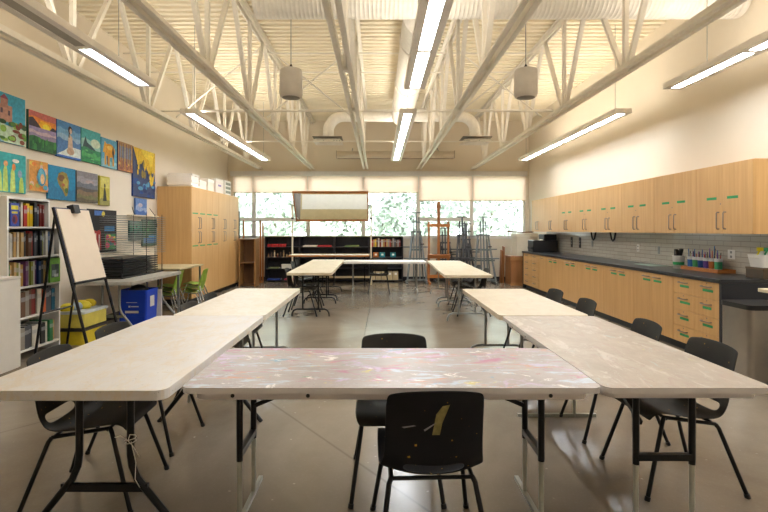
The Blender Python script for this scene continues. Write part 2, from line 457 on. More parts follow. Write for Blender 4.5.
# ------------------------------------------------------------------ cabinets
def arch_handle(axis, L, out, r=.006):
    h = L/2
    P = [(0, -h), (out*.8, -h), (out, -h+.012), (out, h-.012), (out*.8, h), (0, h)]
    if axis == 'z': return [(-o, 0, q) for o, q in P]
    return [(-o, q, 0) for o, q in P]
def base_handle(parent, loc, axis, L=.16, side=1):
    b = MB(); b.tube([(side*p[0], p[1], p[2]) for p in arch_handle(axis, L, .032)], .0065, 7)
    return b.build('handle', M_nickel, parent, loc=loc)

UW = .93
for i in range(8):
    y0 = 5.17+i*UW; y1 = y0+UW-.003
    lb = ['maple wall cabinet at the near right end, largest of the upper row'] + ['maple wall cabinet, %s from the near right end of the upper row' % ORD[k] for k in range(1, 7)] + ['maple wall cabinet at the window end of the upper row, without green tape']
    lab = lb[i]
    if i == 6: lab = 'maple wall cabinet second from the window end of the upper row'
    t = thing('wall_cabinet', lab, 'cabinet', (3.92, y0, 1.395), group='upper maple wall cabinets')
    MB().box(.02, .377, 0, UW-.003, 0, .79).build('body', M_maple, t)
    for k in (0, 1):
        dw = (UW-.003)/2
        d = MB().box(-.001, .018, k*dw+.002, (k+1)*dw-.002, .002, .788).build('door', M_maple, t)
        base_handle(d, (-.001, dw-.055 if k == 0 else dw+.055, .15), 'z', .19)
        if i < 6:
            yy = (k+.5)*dw + (-.05 if k else .07)
            MB().box(-.0022, -.001, yy-.085, yy+.085, .392, .422).build('tape_label', M_tape, d)
        if k == 1: MB().tube([(-.004, dw+.03, .34), (0, dw+.03, .34)], .008, 8).build('lock', M_nickel, d)

CF = 3.62
def drawer_front(t, ya, yb, za, zb, tape=True):
    d = MB().box(-.001, .018, ya+.002, yb-.002, za+.002, zb-.002).build('drawer', M_maple, t)
    ym = (ya+yb)/2; zt = zb-.055
    base_handle(d, (-.001, ym, zt), 'y', min(.15, (yb-ya)*.4))
    MB().tube([(-.004, ym, zt+.035), (0, ym, zt+.035)], .007, 8).build('lock', M_nickel, d)
    if tape: MB().box(-.0022, -.001, ym-.1+random.uniform(-.03, .03), ym+.07, zt-.058, zt-.03).build('tape_label', M_tape, d)
t = thing('drawer_unit', 'maple drawer unit with green taped drawers beside the black end panel', 'drawers', (CF, 5.24, 0), group='counter drawer units')
MB().box(.02, .66, 0, .83, .1, .87).build('body', M_maple, t)
for c in (0, 1):
    for r in range(4): drawer_front(t, c*.415, (c+1)*.415, .1+r*.1925, .1+(r+1)*.1925)
ys = 6.075
for i in range(5):
    t = thing('base_cabinet', 'maple base cabinet with two doors, %s from the near drawer unit' % (['next'] + ORD[1:])[i] if i else 'maple base cabinet with two doors, next to the near drawer unit', 'cabinet', (CF, ys, 0), group='maple base cabinets')
    MB().box(.02, .66, 0, UW-.003, .1, .87).build('body', M_maple, t)
    dw = (UW-.003)/2
    for k in (0, 1):
        d = MB().box(-.001, .018, k*dw+.002, (k+1)*dw-.002, .102, .868).build('door', M_maple, t)
        ym = dw + (.13 if k else -.13)
        base_handle(d, (-.001, ym, .82), 'y', .14)
        MB().box(-.0022, -.001, ym-.09, ym+.09, .758, .785).build('tape_label', M_tape, d)
    ys += UW
t = thing('base_cabinet', 'narrow single door maple base cabinet by the far drawer unit', 'cabinet', (CF, ys, 0), group='maple base cabinets')
MB().box(.02, .66, 0, .40, .1, .87).build('body', M_maple, t)
d = MB().box(-.001, .018, .002, .398, .102, .868).build('door', M_maple, t); base_handle(d, (-.001, .2, .82), 'y', .14)
t = thing('drawer_unit', 'maple drawer unit at the window end of the black counter', 'drawers', (CF, ys+.42, 0), group='counter drawer units')
MB().box(.02, .66, 0, 1.17, .1, .87).build('body', M_maple, t)
for c in (0, 1):
    for r in range(5): drawer_front(t, c*.585, (c+1)*.585, .1+r*.154, .1+(r+1)*.154, False)
yend = ys+.42+1.18
b = MB().box(CF-.03, XR-.005, 5.2, yend+.03, .872, .915)
o = b.build('countertop', M_counter, bevel=.004); tag(o, 'long black countertop along the right wall', 'countertop')
struct(MB().box(CF+.07, XR-.012, 5.245, yend, 0, .098).build('trim_3', M_black))
o = MB().box(CF-.01, XR-.015, 5.2, 5.238, 0, .87).build('end_panel', M_blackpanel); tag(o, 'black end panel closing the near end of the base cabinets', 'panel')
o = MB().box(CF-.01, XR-.015, yend+.002, yend+.03, 0, .87).build('end_panel', M_blackpanel); tag(o, 'black end panel of the counter at its window end', 'panel')
struct(MB().box(XR-.011, XR-.001, 5.17, 12.6, .916, 1.394).build('trim_4', M_tile))

# sockets on the tiles
def socket(y, z, lb, mat, w=.07, h=.115):
    t = thing('wall_socket', lb, 'wall socket', (XR-.012, y, z), group='sockets on the tiles')
    MB().box(-.008, 0, -w/2, w/2, -h/2, h/2).build('cover_plate', mat, t, bevel=.002)
    for s in (-1, 1): MB().box(-.0095, -.007, -.016, .016, s*.027-.014, s*.027+.014).build('outlet', M_grey, t)
socket(10.95, 1.17, 'black wall plate on the tiles beside the printer, left one', M_black, .1, .22)
socket(10.5, 1.17, 'black wall plate on the tiles beside the printer, right one', M_black, .1, .22)
socket(9.9, 1.16, 'small grey wall socket right of the two black plates', M_grey)
socket(8.15, 1.14, 'white wall socket in the middle of the tiled wall', M_white)
socket(7.55, 1.13, 'grey slim wall switch in the tiles left of the pencil tray', M_grey, .05)
socket(6.0, 1.14, 'white double wall socket right of the pencil tray', M_white, .12)
for y, lb in ((9.65, 'black cord loop hanging under the wall cabinets, farther one'), (8.85, 'black cord loop hanging under the wall cabinets, nearer one')):
    o = MB().tube([(0, .1, .149), (0, .05, .03), (0, 0, 0), (0, -.05, .03), (0, -.1, .149)], .016, 8).build('cord_loop', M_black, loc=(4.2, y, 1.243)); tag(o, lb, 'cord', 'cord loops')

# things on the counter
t = thing('printer', 'black printer with white sheet at the window end of the counter', 'printer', (3.93, 11.85, .915))
MB().box(-.28, .3, -.22, .22, 0, .28).build('body', M_black, t, bevel=.02)
MB().box(-.02, .28, -.2, .2, .28, .42).build('scanner_lid', M_black, t, bevel=.02)
MB().box(-.12, .14, -.12, .12, .3, .31, rot=Matrix.Rotation(-.5, 3, 'Y')).build('paper_sheet', M_paper, t)
MB().box(-.3, -.27, -.16, .16, .07, .12).build('output_tray', M_blackpanel, t)
t = thing('utensil_tub', 'white tub with black lid pieces and green label on the counter', 'tub', (4.08, 6.72, .916))
MB().lathe([(0, 0), (.062, 0), (.075, .17), (.078, .175), (.07, .175), (.058, .01), (0, .01)], n=18).build('tub', M_white, t)
MB().lathe([(.0672, .05), (.0705, .09)], n=18).build('tub_label', M_tape, t)
for k in range(5): MB().box(-.02, .02, -.012, .012, .15, .24+.01*k, rot=Matrix.Rotation(k*.4-.8, 3, 'X')).build('black_tool', M_black, t, loc=(random.uniform(-.03, .03), random.uniform(-.03, .03), 0))
t = thing('wooden_tray', 'orange wooden tray holding the coloured pencil pots', 'tray', (4.17, 6.32, .916))
MB().box(-.11, .11, -.4, .32, 0, .012).build('tray_base', M_pineX, t)
for a in ((-.11, -.1, -.4, .32), (.1, .11, -.4, .32), (-.1, .1, -.4, -.39), (-.1, .1, .31, .32)): MB().box(a[0], a[1], a[2], a[3], .012, .045).build('tray_side', M_pineX, t)
pots = [('2d5fa8', 'blue'), ('3b8a52', 'green'), ('274f96', 'dark blue'), ('5a3b8e', 'purple'), ('b8692c', 'orange'), ('3e9a6a', 'teal green')]
for k, (c, nm) in enumerate(pots):
    p = thing('pencil_pot', '%s pot of pens standing %s from the left in the wooden tray' % (nm, ORD[k]), 'pot', (4.15, 6.56-.105*k, .9285), group='pencil pots in the tray')
    MB().lathe([(0, 0), (.04, 0), (.044, .16), (.04, .16), (.037, .01), (0, .01)], n=14).build('pot', flat('c9ccd0', .3, 0, .1), p)
    MB().lathe([(.0412, .03), (.0435, .12)], n=14).build('pot_label', flat(c, .6), p)
    for q in range(5):
        a = q*1.25+k
        MB().tube([(.015*math.cos(a), .015*math.sin(a), .02), (.03*math.cos(a), .03*math.sin(a), .2+.03*(q % 3)+(.05 if k == 4 else 0))], .005, 6).build('pen', flat(['b33', '2b2b2b', '3366aa', 'd8c8a0', '7b4aa0'][q].ljust(6, '3') if len(['b33', '2b2b2b', '3366aa', 'd8c8a0', '7b4aa0'][q]) < 6 else ['b33', '2b2b2b', '3366aa', 'd8c8a0', '7b4aa0'][q], .5), p)
o = MB().prism(rrect(-.13, .13, -.25, .25, .02), 0, .004).build('cutting_mat', flat('9fb8ae', .4), loc=(4.05, 7.35, .916)); tag(o, 'pale turquoise mat lying flat on the black counter', 'mat')
t = thing('storage_box', 'dark brown box under the white bin at the right photo edge', 'box', (4.165, 5.335, .916))
MB().box(-.11, .11, -.125, .125, 0, .118).build('box_body', flat('4a3a28', .5), t, bevel=.004)
MB().box(-.112, .112, -.127, .127, .1, .119).build('box_rim', flat('5f4c36', .5), t)
t = thing('white_bin', 'white plastic bin standing on the dark brown box on the counter', 'bin', (4.165, 5.335, 1.0365))
b = MB(); po = rrect(-.11, .11, -.12, .12, .03); pi_ = rrect(-.1, .1, -.11, .11, .03); pb = rrect(-.09, .09, -.10, .10, .03)
n = len(po); vs = [(x, y, 0) for x, y in pb]+[(x, y, .135) for x, y in po]+[(x, y, .135) for x, y in pi_]+[(x*.95, y*.95, .01) for x, y in pb]
fs = [tuple(range(n))[::-1]]+[(k*n+i, k*n+(i+1) % n, (k+1)*n+(i+1) % n, (k+1)*n+i) for k in range(3) for i in range(n)]+[tuple(range(3*n, 4*n))]
b.add(vs, fs); b.build('bin', M_white, t)
MB().tube(list([(-.105, -.06, .1), (-.12, -.05, .1), (-.12, .05, .1), (-.105, .06, .1)]), .006, 6).build('handle', M_offwhite, t)
for yy, c, nm in ((5.385, 'e8d21c', 'yellow'), (5.285, '1f7f57', 'green')):
    t = thing('spray_bottle', 'spray bottle with %s trigger head standing in the white bin' % nm, 'bottle', (4.17, yy, 1.048), group='spray bottles in the bin')
    MB().lathe([(0, 0), (.035, 0), (.037, .1), (.018, .14), (.014, .16), (0, .16)], n=14).build('bottle', flat('d8dcd2', .3), t)
    MB().box(-.045, .02, -.014, .014, .16, .2).build('spray_head', flat(c, .4), t, bevel=.004)
    MB().bar((-.02, 0, .165), (-.045, 0, .115), .012, .012).build('trigger', flat(c, .4), t)

# far end of the counter
t = thing('wooden_crate', 'brown wooden crate on the floor past the counter, below a beige box', 'crate', (3.8, 13.1, 0))
MB().box(-.36, .36, -.3, .3, 0, .76).build('crate_body', wood('crate_wood', '8a5a34', 'a87345', 2), t, bevel=.005)
for s in (-1, 1): MB().box(-.375, .375, -.315, -.3, .36+s*.33-.04, .36+s*.33+.04).build('crate_batten', wood('crate_batten_wood', '9a6a3e', 'b88450', 0), t)
t = thing('cardboard_box', 'beige box standing on the wooden crate in the far right corner', 'box', (3.87, 13.1, .762))
MB().box(-.27, .27, -.26, .26, 0, .58).build('box_body', flat('cfc6b2', .7, 0, .04), t, bevel=.004)
MB().box(-.28, .28, -.27, .27, .5, .59).build('box_lid', flat('d9d1bf', .7, 0, .04), t, bevel=.004)
o = MB().tube([(-.4, 0, .05), (-.25, 0, .03), (0, .02, .02), (.25, 0, .03), (.36, .02, .08)], .022, 8, r2=.014).build('driftwood', M_oldwood, loc=(3.8, 13.0, 1.355)); tag(o, 'curved piece of brown wood lying on the beige box', 'wood piece')
for k in range(2):
    o = MB().box(-.012, .012, -.1, .1, 0, 1.0-.1*k, rot=Matrix.Rotation(.12, 3, 'X'), piv=(0, 0, 0)).build('wooden_plank', M_pine, loc=(3.395-.05*k, 13.5, 0)); tag(o, ['brown plank leaning beside the wooden crate, right one', 'brown plank leaning beside the wooden crate, left shorter one'][k], 'plank', 'leaning planks')

# right foreground
t = thing('trash_can', 'stainless steel trash can with black lid before the black end panel', 'trash can', (3.62, 4.72, 0))
po = rrect(-.22, .22, -.2, .2, .05)
MB().prism(po, .03, .70, smooth=True).build('can_body', M_steelcan, t)
MB().prism(rrect(-.225, .225, -.205, .205, .05), .70, .745).build('lid', M_black, t, bevel=.008)
MB().prism(rrect(-.215, .215, -.195, .195, .05), 0, .03).build('base_ring', M_black, t)
MB().box(-.06, .06, -.24, -.2, .02, .035).build('pedal', M_black, t)
t = thing('side_table', 'pale wooden table whose corner enters at the right edge', 'table', (3.78, 4.1, 0))
MB().prism(rrect(-.5, .48, -.22, .2, .04), .905, .932).build('tabletop', M_paleboard, t)
for sx in (.1, .44):
    for sy in (-.17, .15): MB().bar((sx, sy, 0), (sx, sy, .905), .035, .035).build('leg', M_blackmetal, t)

# ------------------------------------------------------------------ tall cupboards on the left
CX = -3.60
tl = ['tall maple cupboard nearest the green chairs', 'tall maple cupboard second from the green chairs', 'tall maple cupboard second from the windows', 'tall maple cupboard nearest the windows, at the end of its row']
for i in range(4):
    y0 = 9.55+.81*i
    t = thing('tall_cupboard', tl[i], 'cupboard', (CX, y0, 0), group='tall maple cupboards')
    MB().box(-.66, -.02, 0, .807, .1, 2.28).build('body', M_maple, t)
    MB().box(-.62, -.08, .003, .80, 0, .098).build('plinth', M_black, t)
    for k in (0, 1):
        for (za, zb, hz, tz) in ((.102, 1.435, 1.29, 1.125), (1.441, 2.278, 1.575, 1.765)):
            d = MB().box(-.018, .001, k*.4035+.002, (k+1)*.4035-.002, za, zb).build('door', M_maple, t)
            base_handle(d, (.001, .4035+(.05 if k else -.05), hz), 'z', .22, -1)
            if i < 2: MB().box(.001, .0022, k*.4035+.06, k*.4035+.35, tz-.012, tz+.012).build('tape_label', M_tape, d)
t = thing('black_board', 'black board standing on edge against the last tall cupboard', 'board', (-3.885, 12.826, 0))
MB().box(-.3, .302, -.015, .015, .05, 1.92).build('board_panel', M_black, t)
for s in (-1, 1): MB().box(s*.25-.03, s*.25+.03, -.015, .015, 0, .05).build('board_foot', M_black, t)
# clutter on top of the cupboards
for k in range(6):
    o = MB().box(-.24, .24, -.2, .2, 0, .045).build('paper_ream', M_paper, loc=(-3.9+random.uniform(-.02, .02), 9.95+random.uniform(-.02, .02), 2.281+.0465*k), bevel=.004)
    tag(o, 'white stack of paper on the nearest cupboard, %s sheet pack from the bottom' % ORD[k], 'paper', 'paper packs on the cupboards')
cl = [(10.55, .3, .4, .2, 'f0e8da', 'low cream cardboard box on the cupboards right of the paper stack', 'cardboard_box'), (11.0, .34, .36, .27, 'eee3d2', 'cream cardboard box in the middle of the cupboard tops', 'cardboard_box'),
      (11.5, .4, .5, .33, 'efe2d6', 'pinkish white box on the cupboards with purple stripe', 'cardboard_box'), (12.15, .4, .45, .36, 'f1efe8', 'white drawer box on the cupboards nearest the windows', 'drawer_box')]
for (y, w, l, h, c, lb, nm) in cl:
    t = thing(nm, lb, 'box', (-3.88, y, 2.281), group='boxes on the cupboards')
    MB().box(-w/2, w/2, -l/2, l/2, 0, h).build('box_body', flat(c, .7, 0, .03), t, bevel=.004)
    if nm == 'drawer_box':
        for k in range(3): MB().box(w/2, w/2+.006, -.18, .18, .05+.1*k, .11+.1*k).build('drawer', flat('8f9488', .5), t)
    else: MB().box(-w/2-.004, w/2+.004, -l/2-.004, l/2+.004, h-.06, h+.003).build('box_lid', flat('f5eee2', .7, 0, .03), t)
    if 'purple' in lb: MB().box(w/2, w/2+.005, -.1, .1, h*.5, h*.5+.04).build('stripe', flat('9a86b4', .6), t)
t = thing('security_camera', 'small black camera on the wall above the cupboard tops', 'camera', (XL+.01, 11.2, 2.68))
MB().box(0, .05, -.03, .03, -.03, .03).build('mount', M_black, t); MB().tube([(.05, 0, 0), (.16, -.03, -.03)], .04, 12).build('camera_body', M_black, t)

# ------------------------------------------------------------------ paintings
def painting(y0, y1, z0, z1, label, side, shapes, group='paintings on the left wall', name='painting', x=None, th=.03, cat='painting', loc=None):
    W = y1-y0; H = z1-z0; b = MB(); mats = [flat(side, .7)]
    b.box(0, th, 0, W, 0, H, 0)
    for k, (c, poly) in enumerate(shapes):
        m = flat(c, .7, 0, .22, 24)
        if m not in mats: mats.append(m)
        mi = mats.index(m); xx = th+.0008+.0005*k
        pts = [(xx, max(0, min(1, u))*W, max(0, min(1, v))*H) for u, v in poly]
        b.add(pts, [tuple(range(len(pts)))], mi)
    o = b.build(name, mats, loc=(XL+.001 if x is None else x, y0, z0)); tag(o, label, cat, group); return o
R = lambda a, c, e, f: [(a, e), (c, e), (c, f), (a, f)]
def wavy(y, amp, k, ph=0, top=None):
    up = [(i/16, y+amp*math.sin(ph+k*i/16*PI*2)+amp*.5*math.sin(ph*2+k*3.3*i/16*PI)) for i in range(17)]
    return up + ([(1, 0), (0, 0)] if top is None else [(1, top), (0, top)])
def rnd_dabs(n, cols, box, rx, ry, seed):
    rr = random.Random(seed)
    return [(rr.choice(cols), ell(rr.uniform(box[0], box[1]), rr.uniform(box[2], box[3]), rx*rr.uniform(.5, 1.3), ry*rr.uniform(.5, 1.3), 9)) for _ in range(n)]

painting(5.40, 5.96, 2.44, 3.0, 'painting of a pink castle on a green hill, top row at the left photo edge', '3a93b4',
    [('3e9fbe', R(0, 1, 0, 1)), ('b98a78', R(.05, .62, .42, .76)), ('a77a6c', R(.3, .5, .7, .9)), ('8a4458', [(.28, .88), (.52, .88), (.4, .98)]), ('8a4458', [(.02, .74), (.2, .74), (.1, .86)]),
     ('5b4a55', R(.5, .56, .56, .66)), ('5b4a55', R(.3, .36, .58, .68)), ('7a3f4c', R(.22, .28, .42, .6)), ('bcd3b9', wavy(.36, .03, 1)), ('8fb8d2', [(0, .0), (.4, 0), (.1, .3), (0, .35)])]
    + rnd_dabs(26, ['3f6b2c', '5f8f35', '2d4d27', '7a3f2d', '89b04a'], (.02, .98, .05, .42), .09, .06, 3))
painting(6.02, 6.53, 2.43, 2.91, 'sunset painting with a yellow sky over a green meadow', '2c5a44',
    [('c46b62', R(0, 1, 0, 1)), ('e08a3a', wavy(.84, .02, 1)), ('f2b62b', [(.3, .6), (.42, .8), (.75, .78), (.9, .6)]), ('f7dc3e', ell(.62, .64, .14, .1)), ('3d3440', [(0, .58), (0, .8), (.14, .84), (.35, .68), (.45, .58)]),
     ('3d3440', [(.72, .58), (.86, .7), (1, .66), (1, .58)]), ('9586ac', R(0, 1, 0, .6)), ('bfa9b4', wavy(.5, .02, 2)), ('8d7fa0', wavy(.42, .02, 1.5)), ('2f6c3c', wavy(.33, .03, 1))] + rnd_dabs(20, ['3f8a44', '245a35', '1d4a30'], (0, 1, 0, .3), .05, .1, 5))
painting(6.55, 7.07, 2.42, 2.91, 'painting of a pale seated woman before blue water', '1f5fb0',
    [('4a86bf', R(0, 1, 0, 1)), ('6fa3cc', wavy(.8, .02, 2)), ('8fb2cf', wavy(.62, .03, 1)), ('4f7db5', wavy(.5, .03, 2)), ('d6e2df', [(0, .06), (.3, .2), (.5, .34), (1, .32), (1, .05), (.4, 0), (.1, 0)]),
     ('2d64b5', R(0, 1, 0, .06)), ('cdb59d', [(.42, .2), (.46, .6), (.5, .68), (.62, .62), (.66, .2)]), ('bd9f87', ell(.55, .2, .16, .1)), ('3a2b2a', ell(.53, .8, .09, .11)), ('d4bba5', ell(.55, .77, .05, .08)), ('3a2b2a', R(.46, .5, .58, .8))])
painting(7.09, 7.58, 2.43, 2.91, 'painting of a dark rocky peak over green water', '2f8a70',
    [('4aa7a8', R(0, 1, 0, 1)), ('8fc1b8', wavy(.68, .03, 1)), ('c7d5bd', ell(.72, .62, .25, .14)), ('2f4b50', [(.05, .42), (.2, .78), (.28, .6), (.5, .52), (.75, .4)]), ('2d7f55', wavy(.42, .03, 1)), ('48a05e', wavy(.28, .04, 2)), ('2a8a4f', wavy(.14, .03, 1))] + rnd_dabs(12, ['5fb36a', '2a6f50'], (0, 1, 0, .35), .12, .025, 8))
painting(7.6, 8.05, 2.42, 2.87, 'painting of a yellow horse standing against blue', '3f8bb5',
    [('5a9fbd', R(0, 1, 0, 1)), ('7db2c4', wavy(.25, .04, 1)), ('d59a2b', ell(.52, .6, .36, .24)), ('d59a2b', R(.2, .3, .08, .55)), ('c88a22', R(.42, .52, .05, .5)), ('d59a2b', R(.7, .8, .08, .55)), ('d9a53a', [(.08, .5), (.2, .9), (.34, .8), (.26, .5)]), ('4a3a2c', [(.66, .55), (.74, .8), (.82, .5), (.78, .3)]), ('6a4a28', R(.34, .4, .1, .4)), ('e3bd5a', ell(.5, .7, .16, .07))])
painting(8.09, 8.57, 2.42, 2.9, 'painting of brown and purple bare tree trunks', '29355f',
    [('a98660', R(0, 1, 0, 1)), ('b0744c', wavy(.3, .05, 1)), ('7d8a9a', R(.1, .9, .45, .85))] + [(['6b4a63', '8a6a4c', '54465e', 'b08a4a'][k % 4], R(.06+.12*k, .11+.12*k, .12, .95)) for k in range(8)] + rnd_dabs(14, ['c98a4a', '8d5a48', 'c7a35e'], (0, 1, .0, .35), .08, .04, 9))
painting(8.59, 9.43, 2.03, 2.89, 'tall yellow and dark blue abstract painting, last in the top row', '1d3f86',
    [('3d4a6e', R(0, 1, 0, 1)), ('d9b42f', [(.0, 1), (1, 1), (1, .6), (.9, .3), (.8, .25), (.7, .4), (.62, .7), (.5, .55), (.42, .75), (.25, .6), (.12, .8)]), ('ead24a', [(.3, 1), (.95, 1), (.8, .5), (.7, .8), (.5, .85)])] + rnd_dabs(24, ['3f7fae', '274b8a', '5a93b8', '2d3a66'], (.03, .97, .02, .35), .09, .05, 12) + rnd_dabs(12, ['e3c23a', '8a7a3c', '46506a'], (.05, .95, .4, .7), .05, .09, 14))
painting(5.40, 5.97, 1.87, 2.325, 'painting of pale green bottle shapes on turquoise, below the castle', '2fa3a5',
    [('35a6a8', R(0, 1, 0, 1))] + [(c, [(a-.07, .02), (a-.05, h-.1), (a-.02, h), (a+.03, h), (a+.06, h-.12), (a+.08, .02)]) for a, h, c in ((.1, .5, 'b4cf6a'), (.26, .55, 'c2d873'), (.42, .66, 'b9d36c'), (.62, .62, 'c4da78'), (.86, .42, 'b3cd62'))]
    + [('d9a06a', ell(.43, .72, .06, .07)), ('d98a4a', ell(.65, .66, .05, .09)), ('e8e2d4', ell(.7, .82, .1, .05)), ('8aa0b8', ell(.82, .5, .06, .1)), ('5a8a8c', ell(.26, .68, .04, .1))])
painting(6.03, 6.37, 1.92, 2.30, 'small orange painting of a face with blue hair', 'd8c7a8',
    [('d99a4e', R(0, 1, 0, 1))] + rnd_dabs(16, ['e0c65a', 'd9b8a0', 'b0b25a', 'e2873f', 'c9a0a8'], (.05, .95, .05, .95), .11, .08, 21) + [('3f8fae', ell(.62, .48, .24, .3)), ('5fa8bd', ell(.6, .5, .16, .24)), ('e2b98a', ell(.66, .42, .11, .17)), ('3f8fae', [(.45, .2), (.36, .5), (.42, .6), (.5, .3)]), ('4a9ab5', ell(.82, .14, .12, .08))])
painting(6.38, 6.95, 1.84, 2.285, 'bright blue painting with an olive pear-like shape', '0f6f9a',
    [('1483ae', R(0, 1, 0, 1)), ('1a74a0', wavy(.4, .08, 2)), ('8a7a35', [(.3, .62), (.36, .8), (.5, .86), (.66, .82), (.74, .6), (.72, .35), (.68, .14), (.6, .12), (.5, .3), (.36, .45)]), ('6b4a2f', ell(.46, .66, .12, .1)), ('b0a046', ell(.6, .5, .1, .17)), ('a8603a', ell(.52, .46, .06, .05)), ('4a6a3c', ell(.64, .3, .06, .08))])
painting(6.98, 7.5, 1.84, 2.28, 'muted grey and brown cloudy landscape painting', '5f5a56',
    [('7a777c', R(0, 1, 0, 1)), ('8d8a90', wavy(.8, .03, 1)), ('a09090', ell(.6, .68, .2, .06)), ('646a76', wavy(.62, .03, 2)), ('55504c', wavy(.46, .02, 1)), ('7a6650', wavy(.36, .03, 1.4)), ('6a6a48', wavy(.22, .03, 2)), ('5a5240', wavy(.1, .03, 1))])
painting(7.56, 7.84, 1.82, 2.27, 'small narrow yellow painting with a dark standing figure', 'a8a03c',
    [('b9ad45', R(0, 1, 0, 1)), ('c9c268', R(.1, .9, .6, .95)), ('8f8a4a', wavy(.2, .03, 1)), ('2f2f28', [(.3, .15), (.38, .5), (.46, .66), (.58, .5), (.68, .15)]), ('2f2f28', ell(.48, .68, .08, .07)), ('3f4a30', R(.46, .5, .2, .72))])
# little wall shelf with small pictures
t = thing('wall_shelf', 'narrow wooden shelf on the left wall under the yellow and blue painting', 'shelf', (XL+.002, 8.93, 1.68))
MB().box(0, .1, -.5, .5, 0, .02).build('shelf_board', M_paleboard, t)
for s in (-1, 1): MB().bar((.08, s*.4, .02), (.005, s*.33, .16), .008, .008).build('wire_bracket', M_blackmetal, t)
painting(8.66, 9.08, 1.701, 2.0, 'small blue painting standing on the narrow wall shelf', '4a6ea8',
    [('5a7cb5', R(0, 1, 0, 1)), ('8a9cc0', wavy(.5, .1, 1)), ('b3a9b0', ell(.4, .6, .2, .12)), ('3f62a0', wavy(.25, .05, 2))], x=XL+.01)
painting(8.47, 8.92, 1.245, 1.60, 'dark green painting behind the wire rack, left of a pair', '1f4a44',
    [('2f5f55', R(0, 1, 0, 1)), ('1f3f40', wavy(.4, .06, 2)), ('4f8a78', ell(.5, .7, .3, .12))] + rnd_dabs(16, ['1d3a38', '3f7a5f', '2a5a60'], (0, 1, 0, 1), .1, .08, 31))
painting(8.94, 9.5, 1.14, 1.63, 'dark green painting with blue band behind the wire rack, right of a pair', '1c3a30',
    [('274f3c', R(0, 1, 0, 1)), ('2f6aa8', R(.05, .95, .12, .3)), ('3f84b8', R(.4, .95, .32, .42))] + rnd_dabs(18, ['17302a', '3f7a4f', '1f4a3f'], (0, 1, .4, 1), .1, .07, 33))
# poster board
painting(7.27, 8.06, 1.09, 1.75, 'black pinboard of posters with a dark figure in red, behind the drawing easel', '2a2624',
    [('1f1c1e', R(0, 1, 0, 1)), ('262226', R(.52, .97, .45, .97)), ('3a78a8', R(.55, .92, .5, .62)), ('a5322f', [(.1, .05), (.14, .5), (.3, .55), (.42, .5), (.44, .05)]), ('17151a', ell(.28, .68, .15, .18)), ('17151a', [(.15, .75), (.18, .95), (.26, .84)]), ('17151a', [(.3, .84), (.38, .95), (.42, .75)]), ('3f6ab0', R(.2, .5, .86, .97)), ('d8c7b8', R(.22, .26, .05, .45)), ('c9b8b0', R(.34, .38, .05, .42)), ('c8b94a', ell(.5, .9, .06, .06)),
     ('3f8a4f', R(.56, .95, .06, .42))] + rnd_dabs(12, ['c9476a', 'd9587e', '2f6f7f', 'e0c04a', 'b83a3a'], (.6, .93, .1, .38), .06, .05, 41), group=None, name='pinboard', th=.02, cat='pinboard')

# ------------------------------------------------------------------ bookcase on the left wall
BX = -3.90
t = thing('bookcase', 'white bookcase full of books by the left wall', 'bookcase', (XL+.003, 5.2, 0))
MB().box(0, .38, 0, .025, 0, 1.795).build('side_panel', M_white, t)
MB().box(0, .38, .655, .68, 1.475, 1.795).build('side_panel', M_white, t)
MB().box(0, .38, .85, .87, 0, 1.475).build('side_panel', M_white, t)
MB().box(0, .01, .025, .85, 0, 1.47).build('back_panel', M_white, t); MB().box(0, .01, .025, .655, 1.475, 1.79).build('back_panel', M_white, t)
MB().box(0, .38, .025, .655, 1.77, 1.795).build('shelf', M_white, t)
SZ = [1.475, 1.14, .81, .47, .11]
for k, z in enumerate(SZ): MB().box(.01, .38, .025, .85, z-.02, z).build('shelf', M_white, t)
def book(x, y, z, th, h, dep, col, label, group, axis='x', lean=0, top=None):
    b = MB()
    b.box(-dep, 0, 0, .003, 0, h); b.box(-dep, 0, th-.003, th, 0, h); b.box(-.004, 0, 0, th, 0, h)
    b.box(-dep+.006, -.004, .003, th-.003, .004, h-.005, 1)
    if th > .012: b.box(0, .0006, .003, th-.003, h*.62, h*.8, 2)
    if axis == 'y': b.v = [(v[1], -v[0], v[2]) for v in b.v]
    if lean:
        m = Matrix.Rotation(lean, 3, 'X' if axis == 'x' else 'Y'); b.v = [tuple(m @ Vector(v)) for v in b.v]
    c = lin(col); band = tuple(min(1, q*.45+.25) for q in c)
    o = b.build('book', [flat(col, .5, 0, .05), M_paper, flat(tuple(round(q, 3) for q in band), .5, 0, .05)], loc=(x, y, z)); tag(o, label, 'book', group); return o
CN = {'8a2b25': 'dark red', '1f1f24': 'black', 'd8d2c4': 'white', 'c9a46a': 'tan', '6b4a35': 'brown', 'efc61b': 'yellow', '2f5f9c': 'blue', '5f8074': 'grey green', 'b8342e': 'red', '8d8f3c': 'olive',
      'e0682a': 'orange', '2b6f8c': 'teal', '4d4d52': 'dark grey', 'b9924a': 'mustard', '6d3f6a': 'purple', '9b9488': 'grey', '2e7a4a': 'green', '1f3a6a': 'navy'}
